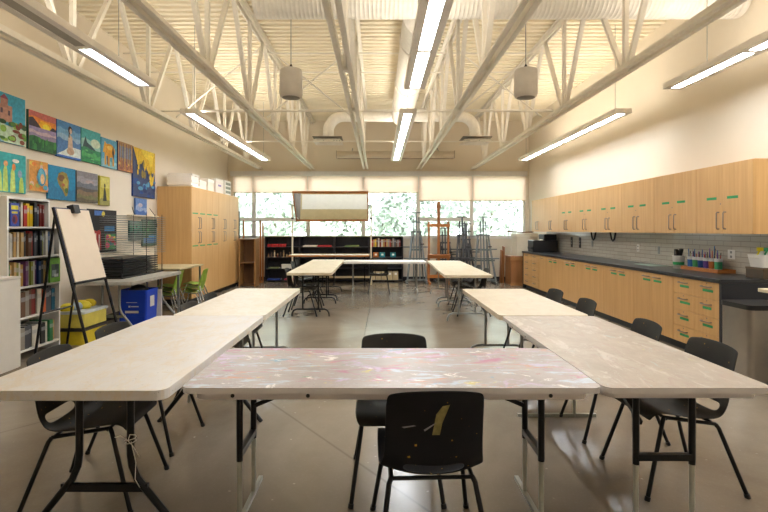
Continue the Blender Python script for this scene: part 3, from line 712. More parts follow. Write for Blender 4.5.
rows = [
 ('top', .36, .27, ['6d3f6a', '9b9488', '5f8074', 'd8d2c4', '1f1f24', 'd8d2c4', 'b8342e', 'efc61b', 'efc61b', '1f1f24', '1f3a6a', '4d4d52', '8a2b25', '8a2b25'], .64),
 ('second', .335, .29, ['6b4a35', 'd8d2c4', 'd8d2c4', 'c9a46a', 'd8d2c4', 'c9a46a', '1f1f24', '4d4d52', '6b4a35', 'b8342e', '4d4d52', '1f1f24', '1f1f24', '8d8f3c', '9b9488', 'd8d2c4', '2f5f9c', 'd8d2c4', '9b9488'], .84),
 ('third', .33, .28, ['2e7a4a', 'c9a46a', 'c9a46a', '8d8f3c', 'd8d2c4', 'b9924a', '6d3f6a', '9b9488', '8d8f3c', 'd8d2c4', '6d3f6a', '1f3a6a', '1f1f24', 'b9924a'], .64),
 ('fourth', .34, .30, ['1f3a6a', '9b9488', '6b4a35', '6b4a35', '9b9488', '6b4a35', '8a2b25', 'd8d2c4', 'e0682a', '4d4d52', '4d4d52', '2b6f8c'], .84),
 ('bottom', .36, .26, ['9b9488', '2b6f8c', 'd8d2c4', '9b9488', '4d4d52', '4d4d52', 'd8d2c4', 'd8d2c4', '1f1f24', 'd8d2c4', '2e7a4a', 'c9a46a'], .84)]
for (rn, gap, hh, cols, yend_) in rows:
    z = SZ[['top', 'second', 'third', 'fourth', 'bottom'].index(rn)]+.0015
    y = 5.2+.03; n = len(cols); wtot = yend_-.035; ws = [random.uniform(.7, 1.3) for _ in cols]; s = sum(ws)
    for k, c in enumerate(cols):
        w = ws[k]/s*wtot-.0015
        h = hh*random.uniform(.86, 1.0)
        book(BX-.03+random.uniform(-.02, .02), y, z, w, h, .24, c, '%s book, %s from the left on the %s shelf of the white bookcase' % (CN[c], ORD[k], rn), 'books in the white bookcase')
        y += w+.0015
# face-out books
def cover(y0, y1, z, h, label, base, shapes):
    painting(y0, y1, z, z+h, label, base, shapes, group=None, name='book', x=BX+.015-.0, th=.012, cat='book')
painting(5.24, 5.37, SZ[0]+.002, SZ[0]+.25, 'blue magazine with yellow lettering facing out on the top shelf', '2f3f8a', [('3a4fa8', R(0, 1, 0, 1)), ('d9d13a', R(.1, .9, .72, .9)), ('c9c23a', R(.15, .8, .55, .64)), ('8a3f3f', ell(.5, .3, .3, .2)), ('4a2f5a', ell(.4, .28, .15, .14))], group=None, name='magazine', x=BX-.003, th=.01, cat='magazine')
painting(5.86, 6.045, SZ[2]+.002, SZ[2]+.29, 'green book with a grey photograph facing out on the third shelf', '6fae3a', [('79b83f', R(0, 1, 0, 1)), ('4f5f52', R(.12, .88, .2, .75)), ('9aa8a2', R(.2, .6, .25, .5)), ('c7cfc8', R(.4, .8, .22, .34)), ('3a4a40', R(.5, .85, .55, .72))], group=None, name='book', x=BX-.003, th=.02, cat='book')

# white low cabinet at the left edge
t = thing('low_cabinet', 'white low cabinet at the left photo edge before the bookcase', 'cabinet', (-4.27, 3.9, 0))
MB().box(0, .51, 0, 1.285, 0, .93).build('body', M_offwhite, t)
MB().box(0, .53, 0, 1.29, .931, .955).build('top', M_offwhite, t, bevel=.003)
for k in (0, 1): MB().box(.511, .529, .004+k*.642, .638+k*.642, .01, .925).build('door', M_offwhite, t)

# ------------------------------------------------------------------ drawing easel
t = thing('drawing_easel', 'black folding easel holding a large blank drawing pad', 'easel', (-3.4, 5.85, 0))
bx = lambda z: .01-(z-.85)*.26
for yy in (-.33, .34):
    MB().tube([(.20, yy*1.02, 0), (bx(.85)-.025, yy, .85), (bx(1.69)-.03, yy*.93, 1.69)], .017, 8).build('front_leg', M_blackmetal, t)
    MB().tube([(-.46, yy*.85, 0), (bx(1.6)-.06, yy*.8, 1.6)], .014, 8).build('rear_leg', M_blackmetal, t)
MB().tube([(-.375, -.27, .5), (-.375, .27, .5)], .011, 8).build('rear_crossbar', M_blackmetal, t)
MB().bar((bx(1.2)-.03, -.33, 1.2), (bx(1.2)-.03, .33, 1.2), .02, .03).build('front_crossbar', M_blackmetal, t)
MB().bar((bx(.84)-.01, -.33, .838), (bx(.84)-.01, .33, .838), .06, .02).build('pad_ledge', M_blackmetal, t)
rt = Matrix.Rotation(-math.atan(.26), 3, 'Y')
MB().box(-.014, 0, -.32, .32, 0, .87, rot=rt, piv=(0, 0, 0)).build('backing_board', flat('2f3350', .5), t, loc=(bx(.85)-.008, 0, .85))
MB().box(0, .012, -.31, .31, .0, .85, rot=rt, piv=(0, 0, 0)).build('paper_pad', flat('ead9c4', .8, 0, .03, 5), t, loc=(bx(.85)-.006, 0, .852))
MB().box(-.03, .05, -.06, .06, -.05, .05, rot=rt).build('clip', M_black, t, bevel=.006, loc=(bx(1.68), 0, 1.68))

# yellow bins
b = None
for k, (z, lb) in enumerate(((0, 'yellow lidded plastic bin on the floor under the easel'), (.215, 'clear bin of yellow bags stacked on another bin under the easel'))):
    t = thing('plastic_bin', lb, 'bin', (-3.86, 6.44, z), group='yellow bins under the easel')
    MB().prism(rrect(-.19, .19, -.27, .27, .03), 0, .17, smooth=True).build('bin_body', flat('d9c32c' if k == 0 else 'd6c95a', .45), t)
    MB().prism(rrect(-.2, .2, -.285, .285, .03), .17, .2).build('bin_lid', flat('3a3230' if k == 0 else 'cfd6dc', .45), t, bevel=.006)
    if k:
        for q in range(5):
            MB().lathe([(0, 0), (.07, .005), (.085, .05), (.05, .09), (0, .1)], n=10).build('bag', flat(['e3cf2a', '9fb4cc', 'e6d53a', 'ead72e', 'd9c021'][q], .5), t, loc=(-.06+.05*(q % 3), -.2+.1*q, .2))

# ------------------------------------------------------------------ tables
def tube_leg_pts_arch(s): return None
def make_table(name, L, W, z, kind, top, label, loc, rz=0, group=None, legmat=None, legend='straight', ly=0):
    t = thing(name, label, 'table', loc, rz, group)
    if kind == 'plastic':
        b = MB(); b.prism(rrect(-L/2, L/2, -W/2, W/2, .045), z-.026, z); b.m = [0 if i == 1 else 1 for i in range(len(b.f))]
        b.build('tabletop', [top, flat('e0d9d5', .4, 0, .06)], t, bevel=.006)
        MB().prism(rrect(-L/2+.05, L/2-.05, -W/2+.03, W/2-.03, .05), z-.062, z-.0262).build('apron', flat('dcd5d4', .45, 0, .06), t, bevel=.004)
        for s in (-1, 1):
            for q in (-.38, -.2, .2, .38): MB().tube([(q*L, s*(W/2-.034), z-.044), (q*L, s*(W/2-.027), z-.044)], .009, 10).build('bolt', M_black, t)
        zu = z-.062
    else:
        th = .042
        MB().prism(rrect(-L/2, L/2, -W/2, W/2, .05), z-th, z).build('tabletop', top, t, bevel=.007)
        zu = z-th
    for s in (-1, 1):
        x = s*(L/2-.2)
        for q in (-1, 1):
            y = q*.135+ly
            if legend == 'straight':
                lg = MB().tube([(x, y, .31), (x, y, zu)], .016, 10).build('leg', M_blackmetal, t)
                MB().tube([(x, y, .0), (x, y, .33)], .0125, 10).build('leg_extension', flat('c4c5bc', .4, .3, .08), lg)
            elif legend == 'wishbone':
                MB().tube([(x, ly+q*.118, zu), (x, ly+q*.118, .40), (x, ly+q*.125, .35), (x, ly+q*.15, .29), (x, ly+q*.36, .03), (x, ly+q*.385, 0)], .0165, 10).build('leg', legmat, t)
            else:
                MB().tube([(x, q*.13, zu), (x, q*.13, .12)], .0145, 10).build('leg', legmat, t)
        if legend == 'straight':
            MB().bar((x, -.135, .345), (x, .135, .345), .03, .03).build('crossbar', M_blackmetal, t)
            MB().bar((x, -.30, .012), (x, .30, .012), .022, .022).build('foot_bar', flat('b3b4ab', .35, .5, .08), t)
            MB().bar((x-s*.02, .1, .5), (x-s*.42, .1, zu-.01), .014, .022).build('folding_brace', M_blackmetal, t)
        elif legend == 'wishbone':
            MB().bar((x, ly-.2, .25), (x, ly+.2, .25), .018, .036).build('crossbar', legmat, t)
            MB().bar((x, ly, zu-.03), (x-s*.45, ly, zu-.01), .014, .02).build('folding_brace', legmat, t)
        else:
            pts = [(x, -.31, 0), (x, -.305, .05), (x, -.28, .1), (x, -.23, .12), (x, .23, .12), (x, .28, .1), (x, .305, .05), (x, .31, 0)]
            MB().tube(pts, .0145, 10).build('arched_foot', legmat, t)
            MB().bar((x, 0, zu-.02), (x-s*.42, 0, zu-.01), .014, .02).build('folding_brace', legmat, t)
            MB().bar((x, -.13, zu-.2), (x, .13, zu-.2), .016, .02).build('crossbar', legmat, t)
    return t
PAINTY = [('b8708c', .63), ('bcc9d4', .62), ('c88f74', .645), ('c4aecb', .63), ('5f9fbd', .685), ('d2c458', .69), ('b84a34', .715), ('3f9868', .72), ('f0ebe4', .66)]
MT_front = table_mat('worn_pale_plastic', 'b5aba6', '9f948e', .9, PAINTY, 1.3)
MT_right = table_mat('worn_beige_plastic', 'b5a797', '9a8c7b', .6, [('a89084', .60), ('cbc3b8', .62), ('b3ab9b', .62), ('a8bcc0', .68), ('c9c46a', .71), ('c98a72', .70)], 8.1)
MT_right2 = table_mat('pale_wood_laminate', 'd8cab4', 'c6b69d', .4, [('c9b49a', .58), ('b3a79a', .66), ('c58a7a', .71)], 3.7)
MT_left = table_mat('cream_laminate', 'e2deda', 'd6d0c9', .55, [('dccfba', .57), ('d8c8b0', .62), ('a9b8a8', .74), ('c99aa0', .73)], 12.4)
MT_left2 = table_mat('cream_laminate_far', 'e9e2d4', 'ddd2bf', .4, [('d8c8a8', .57), ('c3a58a', .70)], 15.9)
MT_far = table_mat('far_wood_laminate', 'ddd0b8', 'ccbc9f', .35, [('c3ae88', .58), ('e3d8c2', .6)], 20.2)
MT_cross = table_mat('far_white_laminate', 'e3ddd6', 'd0c9c1', .3, [('c3bcb4', .6)], 25.5)
G = 'worktables of the front ring'
make_table('folding_table', 1.872, .735, .74, 'plastic', MT_front, 'paint-stained white folding table across the foreground, black chair before it', (.061, 2.552, 0), 0, G)
make_table('folding_table', 1.83, .75, .74, 'plastic', MT_right, 'beige stained folding table at the right, nearest the camera', (1.378, 3.10, 0), PI/2+.0, G)
make_table('folding_table', 1.83, .735, .74, 'laminate', MT_right2, 'pale folding table at the right beyond the stained beige one', (1.36, 4.95, 0), PI/2, G, M_grey, 'arch')
lt = make_table('folding_table', 1.83, .84, .76, 'laminate', MT_left, 'cream white folding table at the left, nearest the camera', (-1.318, 3.00, 0), PI/2, G, M_blackmetal, 'wishbone', ly=-.058)
b = MB(); pts = [(-.715+.023*math.cos(a*.6), -.176+.023*math.sin(a*.6), .452+.0015*a) for a in range(24)]
b.tube(pts, .0022, 5)
for e in ((-.765, -.13, .50), (-.76, -.215, .51), (-.74, -.23, .40)): b.tube([(-.74, -.176, .475), tuple((p+q)/2+.01 for p, q in zip((-.74, -.176, .475), e)), e], .002, 5)
b.tube([(-.738, -.19, .47), (-.745, -.215, .38), (-.742, -.21, .30), (-.748, -.235, .265)], .0018, 5)
o = b.build('tied_wire', M_paper, lt); o['label'] = 'white wire tied round a leg'
make_table('folding_table', 1.83, .74, .758, 'laminate', MT_left2, 'cream folding table at the left beyond the nearest one', (-1.268, 4.845, 0), PI/2, G, M_grey, 'arch')
G2 = 'worktables of the back ring'
make_table('folding_table', 1.83, .74, .74, 'laminate', MT_far, 'wood-toned folding table with black arched legs, left in the back group', (-1.13, 8.96, 0), PI/2+.01, G2, M_blackmetal, 'arch')
make_table('folding_table', 1.83, .74, .739, 'laminate', MT_far, 'wood-toned folding table nearest the hanging mirror, behind another one', (-1.15, 10.81, 0), PI/2+.01, G2, M_blackmetal, 'arch')
make_table('folding_table', 1.83, .74, .74, 'laminate', MT_cross, 'white folding table across the back of the room before the black shelves', (.15, 11.2, 0), 0, G2, M_grey, 'arch')
make_table('folding_table', 1.83, .74, .74, 'laminate', MT_far, 'wood-toned folding table at the right of the back group, grey legs', (1.42, 8.53, 0), PI/2-.02, G2, M_grey, 'arch')
make_table('folding_table', 1.83, .74, .739, 'laminate', MT_far, 'wood-toned folding table before the metal easels, behind another one', (1.47, 10.38, 0), PI/2-.02, G2, M_grey, 'arch')
# left wall tables
make_table('folding_table', 1.72, .76, .74, 'laminate', M_greytop, 'grey topped folding table by the left wall under the black drying rack', (-3.67, 7.46, 0), PI/2, 'tables along the left wall', M_grey, 'wishbone')
t = thing('utility_table', 'tan low table between the drying rack and the tall cupboards', 'table', (-3.79, 8.93, 0), 0, 'tables along the left wall')
MB().box(-.44, .44, -.56, .58, .755, .785).build('tabletop', M_beigetop, t, bevel=.003)
for sx in (-.4, .39):
    for sy in (-.5, .52): MB().bar((sx, sy, 0), (sx, sy, .755), .03, .03).build('leg', M_grey, t)

# drying rack on the table
t = thing('drying_rack', 'black wire drying rack with many shelves on the grey table', 'drying rack', (-3.88, 7.66, .742))
for sx in (-.24, .24):
    for sy in (-.62, .68):
        h = .30 if sy < 0 else .95
        MB().tube([(sx, sy, 0), (sx, sy, h)], .006, 6).build('upright', M_black, t)
for sy in (.12, .42): MB().tube([(.24, sy, 0), (.24, sy, .95)], .005, 6).build('upright', M_black, t)
MB().box(-.26, .26, -.64, .7, 0, .02).build('rack_base', M_black, t)
for k in range(7):
    MB().box(-.25, .25, -.62, .5, .05+.036*k, .066+.036*k).build('tray', M_black, t)
for k in range(18):
    z = .33+.034*k; b = MB()
    fr = [(-.23, -.35, z), (.25, -.35, z), (.25, .80, z), (-.23, .80, z), (-.23, -.35, z)]
    for a, c in zip(fr[:-1], fr[1:]): b.tube([a, c], .0026, 5)
    for q in range(1, 3): b.tube([(-.23+.16*q, -.35, z), (-.23+.12*q, .8, z)], .002, 4)
    b.build('wire_shelf', M_grey, t)

t = thing('recycling_bin', 'blue recycling bin under the grey table by the left wall', 'bin', (-3.66, 7.56, 0))
b = MB(); po = rrect(-.22, .22, -.2, .2, .03); pb = rrect(-.2, .2, -.18, .18, .03); pi_ = rrect(-.205, .205, -.185, .185, .025); n = len(po)
vs = [(x, y, 0) for x, y in pb]+[(x, y, .54) for x, y in po]+[(x, y, .54) for x, y in pi_]+[(x*.93, y*.93, .02) for x, y in pb]
b.add(vs, [tuple(range(n))[::-1]]+[(k*n+i, k*n+(i+1) % n, (k+1)*n+(i+1) % n, (k+1)*n+i) for k in range(3) for i in range(n)]+[tuple(range(3*n, 4*n))]); b.build('bin_body', M_bluebin, t)
MB().box(-.1, .1, -.2025, -.2015, .2, .235, rot=Matrix.Rotation(.0, 3, 'X')).build('white_print', M_white, t)
MB().box(-.05, -.02, -.2025, -.2015, .285, .31).build('white_print', M_white, t); MB().box(-.01, .1, -.2025, -.2015, .29, .305).build('white_print', M_white, t)
MB().box(-.08, .08, -.206, -.205, .355, .362).build('white_print', M_white, t)
MB().box(.216, .218, -.08, .06, .28, .44).build('white_label', M_white, t)
MB().lathe([(0, .0), (.1, .02), (.15, .08), (.08, .14), (0, .16)], n=10).build('black_bag', M_black, t, loc=(0, 0, .45))
o = MB().box(-.06, .06, -.008, .008, 0, .50).build('foam_board', M_paper, loc=(-3.48, 7.83, 0)); tag(o, 'white board standing behind the blue recycling bin', 'board')

# ------------------------------------------------------------------ chairs
def shell_mesh(sc=1.0):
    prof = [(.222, .405), (.216, .434), (.17, .446), (.08, .428), (-.02, .408), (-.11, .392), (-.172, .392), (-.216, .414), (-.243, .458), (-.254, .515), (-.262, .60), (-.276, .69), (-.292, .765), (-.298, .79)]
    hw = [.19, .205, .212, .215, .218, .218, .214, .208, .202, .198, .196, .195, .193, .18]
    edge = [0, .004, .010, .014, .018, .024, .034, .046, .042, .034, .028, .024, .02, .016]
    S = [-1, -.86, -.6, -.3, 0, .3, .6, .86, 1]; b = MB(); vs = []; n = len(S)
    for i, ((y, z), w, e) in enumerate(zip(prof, hw, edge)):
        w *= 1.05
        f = max(0, min(1, (i-4)/5))
        for s in S:
            c = abs(s)**2.2*e
            zz = z-(abs(s)**3*.018 if i == len(prof)-1 else abs(s)**3*.008 if i == len(prof)-2 else 0)
            vs.append((s*w, y+c*f*1.2, zz+c*(1-f)+(c*.5 if 5 <= i <= 8 else 0)))
    fs = []
    for i in range(len(prof)-1):
        for j in range(n-1):
            if i == 7 and 2 <= j <= 5: continue
            a = i*n+j; fs.append((a, a+1, a+n+1, a+n))
    b.add([tuple(q*sc for q in v) for v in vs], fs, 0, True); return b
def make_chair(label, loc, rz, group, name='plastic_chair', mat=None, legm=None, sc=1.0, cat='chair'):
    t = thing(name, label, cat, loc, rz, group)
    o = shell_mesh(sc).build('seat_shell', mat, t)
    m = o.modifiers.new('thick', 'SOLIDIFY'); m.thickness = .007; m.offset = 0
    m = o.modifiers.new('smooth', 'SUBSURF'); m.levels = 2; m.render_levels = 2
    P = lambda *p: tuple(q*sc for q in p)
    r = .0115
    for s in (-1, 1):
        lg = MB().tube([P(s*.175, .13, .418), P(s*.185, .145, .395), P(s*.24, .262, .012)], r, 9).build('leg', legm, t)
        MB().tube([P(s*.2385, .259, .022), P(s*.2415, .265, 0)], r*1.3, 9).build('foot_cap', M_black, lg)
        lg = MB().tube([P(s*.175, -.16, .374), P(s*.185, -.172, .355), P(s*.24, -.288, .012)], r, 9).build('leg', legm, t)
        MB().tube([P(s*.2385, -.285, .022), P(s*.2415, -.291, 0)], r*1.3, 9).build('foot_cap', M_black, lg)
        MB().tube([P(s*.175, .13, .416), P(s*.175, -.16, .374)], r*.9, 8).build('seat_rail', legm, t)
    MB().tube([P(-.18, .12, .41), P(.18, .12, .41)], r*.8, 8).build('crossbar', legm, t)
    MB().tube([P(-.18, -.16, .372), P(.18, -.16, .372)], r*.8, 8).build('crossbar', legm, t)
    return t
def worn_black(name, streak, c1='17171a', c2='232327'):
    t = NT(name); b = t.bsdf(Roughness=.58); b.inputs['Specular IOR Level'].default_value = .2; v = t.coord()
    f = t.noise(v, 26, 8, .75, 1.2); g = t.noise(v, 4, 4)
    c = t.ramp(g, [(.3, c1), (.7, c2)])
    c = t.mix(t.ramp(f, [(.66, (0, 0, 0)), (.76, (streak, streak, streak))]), c, 'a8a4a0')
    h = t.noise(v, 55, 1, .2); c = t.mix(t.ramp(h, [(.78, (0, 0, 0)), (.8, (.8, .8, .8))]), c, 'b58a2a')
    t.l(c, b.inputs['Base Color']); return t.m
M_worn = worn_black('worn_black_plastic', .35)
M_shell = worn_black('black_plastic', .16, '262421', '36332e')
fg = make_chair('black plastic chair in the foreground, back to the camera, smeared with paint', (.225, 2.29, 0), .04, 'black plastic chairs', mat=M_worn, legm=M_blackmetal)
# dried paint smears on the chair back
def smear(px, pz, pts, mat):
    vs = []
    for u, w in pts:
        z = pz+w; yb = -.262-(z-.60)*.17-.008; x = px+u
        vs.append((x, yb+.030*min(1, abs(x)/.19)**2.2*.95, z))
    o = MB().add(vs, [tuple(range(len(vs)))]).build('paint_smear', mat, fg)
    o['label'] = 'dried paint smear'
smear(.005, .60, [(-.02, 0), (.012, 0), (.02, .05), (.05, .13), (.02, .125), (-.005, .09)], flat('8a8250', .6, 0, .3, 40))
smear(-.03, .61, [(-.015, .006), (.03, .04), (.028, .044), (-.02, .013)], flat('8f8d92', .6)); smear(-.11, .625, [(-.02, .002), (.03, .014), (.02, .017), (-.03, .007)], flat('8f8d92', .6))
smear(-.08, .55, [(-.005, 0), (.004, 0), (.004, .01), (-.005, .008)], flat('d9a02a', .6))
GL_ = 'black plastic chairs'
def ch(x, y, rz, lb): return dup(chair0, (x, y, 0), rz, lb, GL_)
chair0 = make_chair('black chair on the far side of the paint-stained foreground table, facing the camera', (.10, 2.82, 0), PI, GL_, mat=M_shell, legm=M_blackmetal)
ch(-1.52, 2.72, -PI/2+.05, 'black chair at the left edge, nearest of those left of the cream tables')
ch(-1.56, 3.40, -PI/2-.06, 'black chair left of the cream tables, second from the camera')
ch(-1.42, 4.42, -PI/2, 'black chair left of the far cream table, before the green chairs')
ch(-1.45, 5.1, -PI/2+.04, 'black chair left of the far cream table, farthest along it')
ch(1.68, 2.88, PI/2+.05, 'black chair at the right of the beige table, nearest the trash can')
ch(1.66, 3.56, PI/2-.04, 'black chair at the right of the beige table, second from the camera')
ch(1.70, 4.66, PI/2, 'black chair right of the far pale table, third from the camera')
ch(1.68, 5.42, PI/2+.05, 'black chair right of the far pale table, farthest along it')
ch(-1.28, 8.45, -PI/2, 'black chair tucked under the left table of the back group, nearer the camera')
ch(-1.28, 9.15, -PI/2+.06, 'black chair tucked under the left table of the back group, farther one')
ch(-1.50, 10.25, -PI/2, 'black chair left of the table nearest the hanging mirror, nearer one')
ch(-1.52, 10.95, -PI/2, 'black chair left of the table nearest the hanging mirror, farther one')
ch(.02, 11.42, PI, 'black chair behind the white table at the back, facing the camera')
ch(1.58, 8.45, PI/2, 'black chair tucked under the right table of the back group, nearer the camera')
ch(1.60, 9.2, PI/2, 'black chair tucked under the right table of the back group, farther one')
# green stacking chairs
gs = None; GG = 'green stacked chairs'
for (x, y, nm) in ((-3.72, 8.72, 'left'), (-3.42, 9.12, 'right')):
    for k in range(3):
        lb = 'small green chair, %s of the %s stack by the tall cupboards' % (['lowest', 'middle', 'topmost'][k], nm)
        if gs is None: gs = make_chair(lb, (x, y, 0), PI/2, GG, mat=M_green, legm=M_chrome, sc=.74)
        else: dup(gs, (x+.022*k, y+.004*k, .072*k), PI/2+.02*k, lb, GG)

# ------------------------------------------------------------------ back of the room: shelves, mirror bench, easels
SH = ['black open shelf unit at the left of the back row, with figurines', 'black open shelf unit behind the left half of the mirror bench', 'black open shelf unit behind the right half of the mirror bench', 'black open shelf unit with books, right of the mirror bench']
for i in range(4):
    x0 = -3.13+.957*i
    t = thing('shelf_unit', SH[i], 'shelf', (x0, 13.68, 0), group='black shelf units')
    w = .954
    for a in (0, w-.02): MB().box(a, a+.02, 0, .38, 0, 1.245).build('side_panel', M_blackwood, t)
    MB().box(.02, w-.02, .365, .38, 0, 1.245).build('back_panel', M_blackwood, t)
    MB().box(0, w, -.005, .385, 1.246, 1.266).build('top_board', flat('7d7a52', .5), t)
    for z in (.05, .37, .68, .97): MB().box(.02, w-.02, .005, .365, z-.02, z).build('shelf', M_blackwood, t)
def lump(name, label, cat, loc, prof, mat, group=None, n=12):
    o = MB().lathe(prof, n=n).build(name, mat, loc=loc); return tag(o, label, cat, group)
X0 = -3.13
for k in range(6):
    t = thing('red_box', 'small red box, %s from the left in the row on the top black shelf' % ORD[k], 'box', (X0+.10+.085*k, 13.80, .971), group='red boxes on the black shelf')
    MB().box(-.035, .035, -.06, .06, 0, .07).build('box_body', flat('b01f22', .5), t); MB().box(-.037, .037, -.062, .062, .055, .075).build('box_lid', flat('c92b2a', .5), t)
figs = ['8a6a45', '5b4630', 'c9b28a', '7a3f2a', '4a3a2a', 'a88a5a', 'c0a070', '6a4a30', '8f7a60', '5a4a3a']
for k in range(10):
    h = .1+.05*((k*7) % 3)
    t = thing('figurine', 'small wooden figurine, %s from the left on the second black shelf' % ORD[k], 'figurine', (X0+.08+.085*k, 13.78, .681), group='figurines on the black shelf')
    MB().lathe([(0, 0), (.03, 0), (.032, .012), (.014, .02), (.022, h*.5), (.012, h*.72), (0, h*.74)], n=10).build('figure_body', flat(figs[k], .6), t)
    MB().lathe([(0, h*.72), (.016, h*.76), (.016, h*.9), (0, h)], n=10).build('figure_head', flat(figs[(k+3) % 10], .6), t)
t = thing('white_carton', 'white carton on the third shelf of the figurine unit', 'box', (X0+.62, 13.80, .371)); MB().box(-.16, .16, -.09, .09, 0, .11).build('box_body', M_white, t); MB().box(-.165, .165, -.095, .095, .09, .115).build('box_lid', M_paper, t)
t = thing('folder', 'green folder lying on the third shelf of the figurine unit', 'folder', (X0+.24, 13.80, .371)); MB().box(-.14, .14, -.1, .1, 0, .03).build('folder_cover', flat('7d8a5a', .6), t); MB().box(-.13, .145, -.09, .09, .004, .026).build('folder_pages', M_paper, t)
for k, (c, nm, dx) in enumerate((('2f4fa8', 'blue', .25), ('a82f4a', 'crimson', .72))):
    t = thing('folder', '%s folder lying on the bottom shelf of the figurine unit' % nm, 'folder', (X0+dx, 13.80, .051)); MB().box(-.18, .18, -.1, .1, 0, .035).build('folder_cover', flat(c, .6), t); MB().box(-.17, .185, -.09, .09, .004, .03).build('folder_pages', M_paper, t)
for dx, c, nm, unit in ((1.25, 'd8d2c4', 'cream', 'left part of the shelves behind the mirror bench'), (1.64, 'a8262a', 'red', 'middle of shelves behind the mirror bench'), (2.4, '6a7a4a', 'green', 'right part of the shelves behind the mirror bench')):
    t = thing('paper_pile', '%s paper pile on top shelf, %s' % (nm, unit), 'paper', (X0+dx, 13.82, .971)); MB().box(-.2, .2, -.1, .1, 0, .03).build('lower_sheets', flat(c, .6), t); MB().box(-.17, .19, -.09, .1, .0305, .045).build('upper_sheets', flat(c, .6), t)
x = X0+2.91; bc = ['8d8f3c', 'b8342e', 'c9a46a', 'efc61b', '6b4a35', 'd8d2c4', '8a2b25', 'd8d2c4', 'b9924a', '8a2b25', 'c9a46a', '9b9488', 'b8342e', '6b4a35', '9b9488', '4d4d52', '6b4a35', '9b9488', '8a2b25']
for k, c in enumerate(bc):
    w = random.uniform(.03, .05); h = random.uniform(.17, .24)
    book(x, 13.74, .971, w, h, .17, c, '%s book, %s from the left on the top shelf of the black book unit' % (CN[c], ORD[k]), 'books on the black shelf', axis='y'); x += w+.002
for dx, c, nm in ((3.07, 'b86a2a', 'orange'), (3.25, '2b8c9c', 'teal'), (3.55, '2b8c9c', 'turquoise')):
    t = thing('box_file', '%s box file on the second shelf of the black book unit' % nm, 'box file', (X0+dx, 13.82, .681)); MB().box(-.075, .075, -.1, .1, 0, .13).build('file_body', flat(c, .6), t); MB().box(-.03, .03, -.103, -.1, .05, .1).build('file_label', M_paper, t)
for k in range(5):
    t = thing('magazine_file', 'cream magazine file, %s from the left at the bottom of the black book unit' % ORD[k], 'magazine file', (X0+2.98+.16*k, 13.82, .051), group='magazine files'); MB().box(-.072, .072, -.1, .1, 0, .24).build('file_body', flat('cbb890', .7), t); MB().box(-.03, .03, -.103, -.1, .14, .2).build('file_label', M_paper, t)

t = thing('demonstration_bench', 'demonstration bench with a tilted wood-framed mirror hung above it', 'mirror bench', (-1.24, 13.28, 0))
for s in (-1, 1):
    MB().box(s*1.055-.018, s*1.055+.018, -.02, .02, 0, 2.13).build('post', flat('e3dac4', .5, 0, .06), t)
    MB().tube([(s*1.055, -.035, 2.09), (s*.99, -.12, 2.09)], .014, 8).build('pivot_arm', M_grey, t)
    MB().box(s*1.055-.035, s*1.055+.035, -.045, -.03, 1.73, 1.77).build('clamp', M_black, t)
    MB().box(s*1.055-.03, s*1.055+.03, -.3, .25, 0, .05).build('foot', flat('d9cba6', .5, 0, .06), t)
MB().box(-1.02, 1.02, -.80, .12, .78, .80).build('bench_top', flat('c9b68c', .5, 0, .05), t)
MB().box(-1.02, 1.02, -.815, -.8005, .765, .80).build('bench_edge', M_pineX, t)
for sx in (-.9, .9): MB().bar((sx, -.6, 0), (sx, -.6, .78), .03, .03).build('bench_leg', M_blackmetal, t)
MB().box(-1.02, 1.02, -.02, .02, .15, .2).build('lower_rail', flat('d9cba6', .5, 0, .06), t)
MA = math.radians(40); rm = Matrix.Rotation(MA, 3, 'X')
def tb(x0, x1, y0, y1, z0, z1): return MB().box(x0, x1, y0, y1, z0, z1, rot=rm, piv=(0, 0, 0))
MZ = 2.06; hh = .455
MB_ = tb(-.955, .955, -.004, .012, -hh, hh).build('mirror_glass', M_mirror, t, loc=(0, -.13, MZ))
for a in ((-.975, .975, -.03, .025, hh, hh+.03), (-.975, .975, -.03, .025, -hh-.03, -hh), (-.985, -.955, -.03, .025, -hh-.03, hh+.03), (.955, .985, -.03, .025, -hh-.03, hh+.03)):
    tb(*a).build('mirror_frame', M_pine, t, loc=(0, -.13, MZ))

o = MB().box(-.98, .98, -.22, .22, 0, .003).build('paper_sheet', M_paper, loc=(-1.24, 12.72, .8015)); tag(o, 'large white paper sheet on the bench under the tilted mirror', 'paper')
# studio easels
def metal_easel(label, loc, h, mat, w=.52, rz=0):
    t = thing('studio_easel', label, 'easel', loc, rz, 'studio easels by the windows')
    for s in (-1, 1):
        MB().box(s*w/2-.025, s*w/2+.025, -.32, .32, 0, .045).build('runner', mat, t)
        MB().bar((s*w/2, -.2, .04), (s*w*.22, .05, h*.72), .035, .045).build('upright', mat, t)
        MB().bar((s*w*.42, .28, .04), (s*w*.18, .07, h*.66), .03, .03).build('rear_strut', mat, t)
    for z, wd in ((.1, w), (.62, w*.98), (.9, w*.7), (h*.72, w*.62)): MB().box(-wd/2, wd/2, -.22+.27*(z/(h*.72)), -.18+.27*(z/(h*.72)), z-.02, z+.025).build('crossbar', mat, t)
    MB().bar((0, -.16, .3), (0, .05, h), .05, .035).build('mast', mat, t)
    for s in (-1, 1): MB().bar((s*.085, -.17, .12), (s*.07, .045, h*.93), .028, .03).build('inner_rail', mat, t)
    MB().box(-.37, .37, .0, .03, h*.5, h*.5+.03).build('wide_bar', mat, t)
    MB().box(-w*.65, w*.65, -.17, -.07, .66, .69).build('canvas_ledge', mat, t)
    for z in (h*.86, h-.01): MB().box(-.13, .13, -.03+.06*(z/h), .05+.06*(z/h), z-.015, z+.015).build('top_clamp', mat, t)
    MB().tube([(w*.22, -.02, h*.55), (w*.22+.09, -.02, h*.55)], .02, 8).build('knob', M_black, t)
    return t
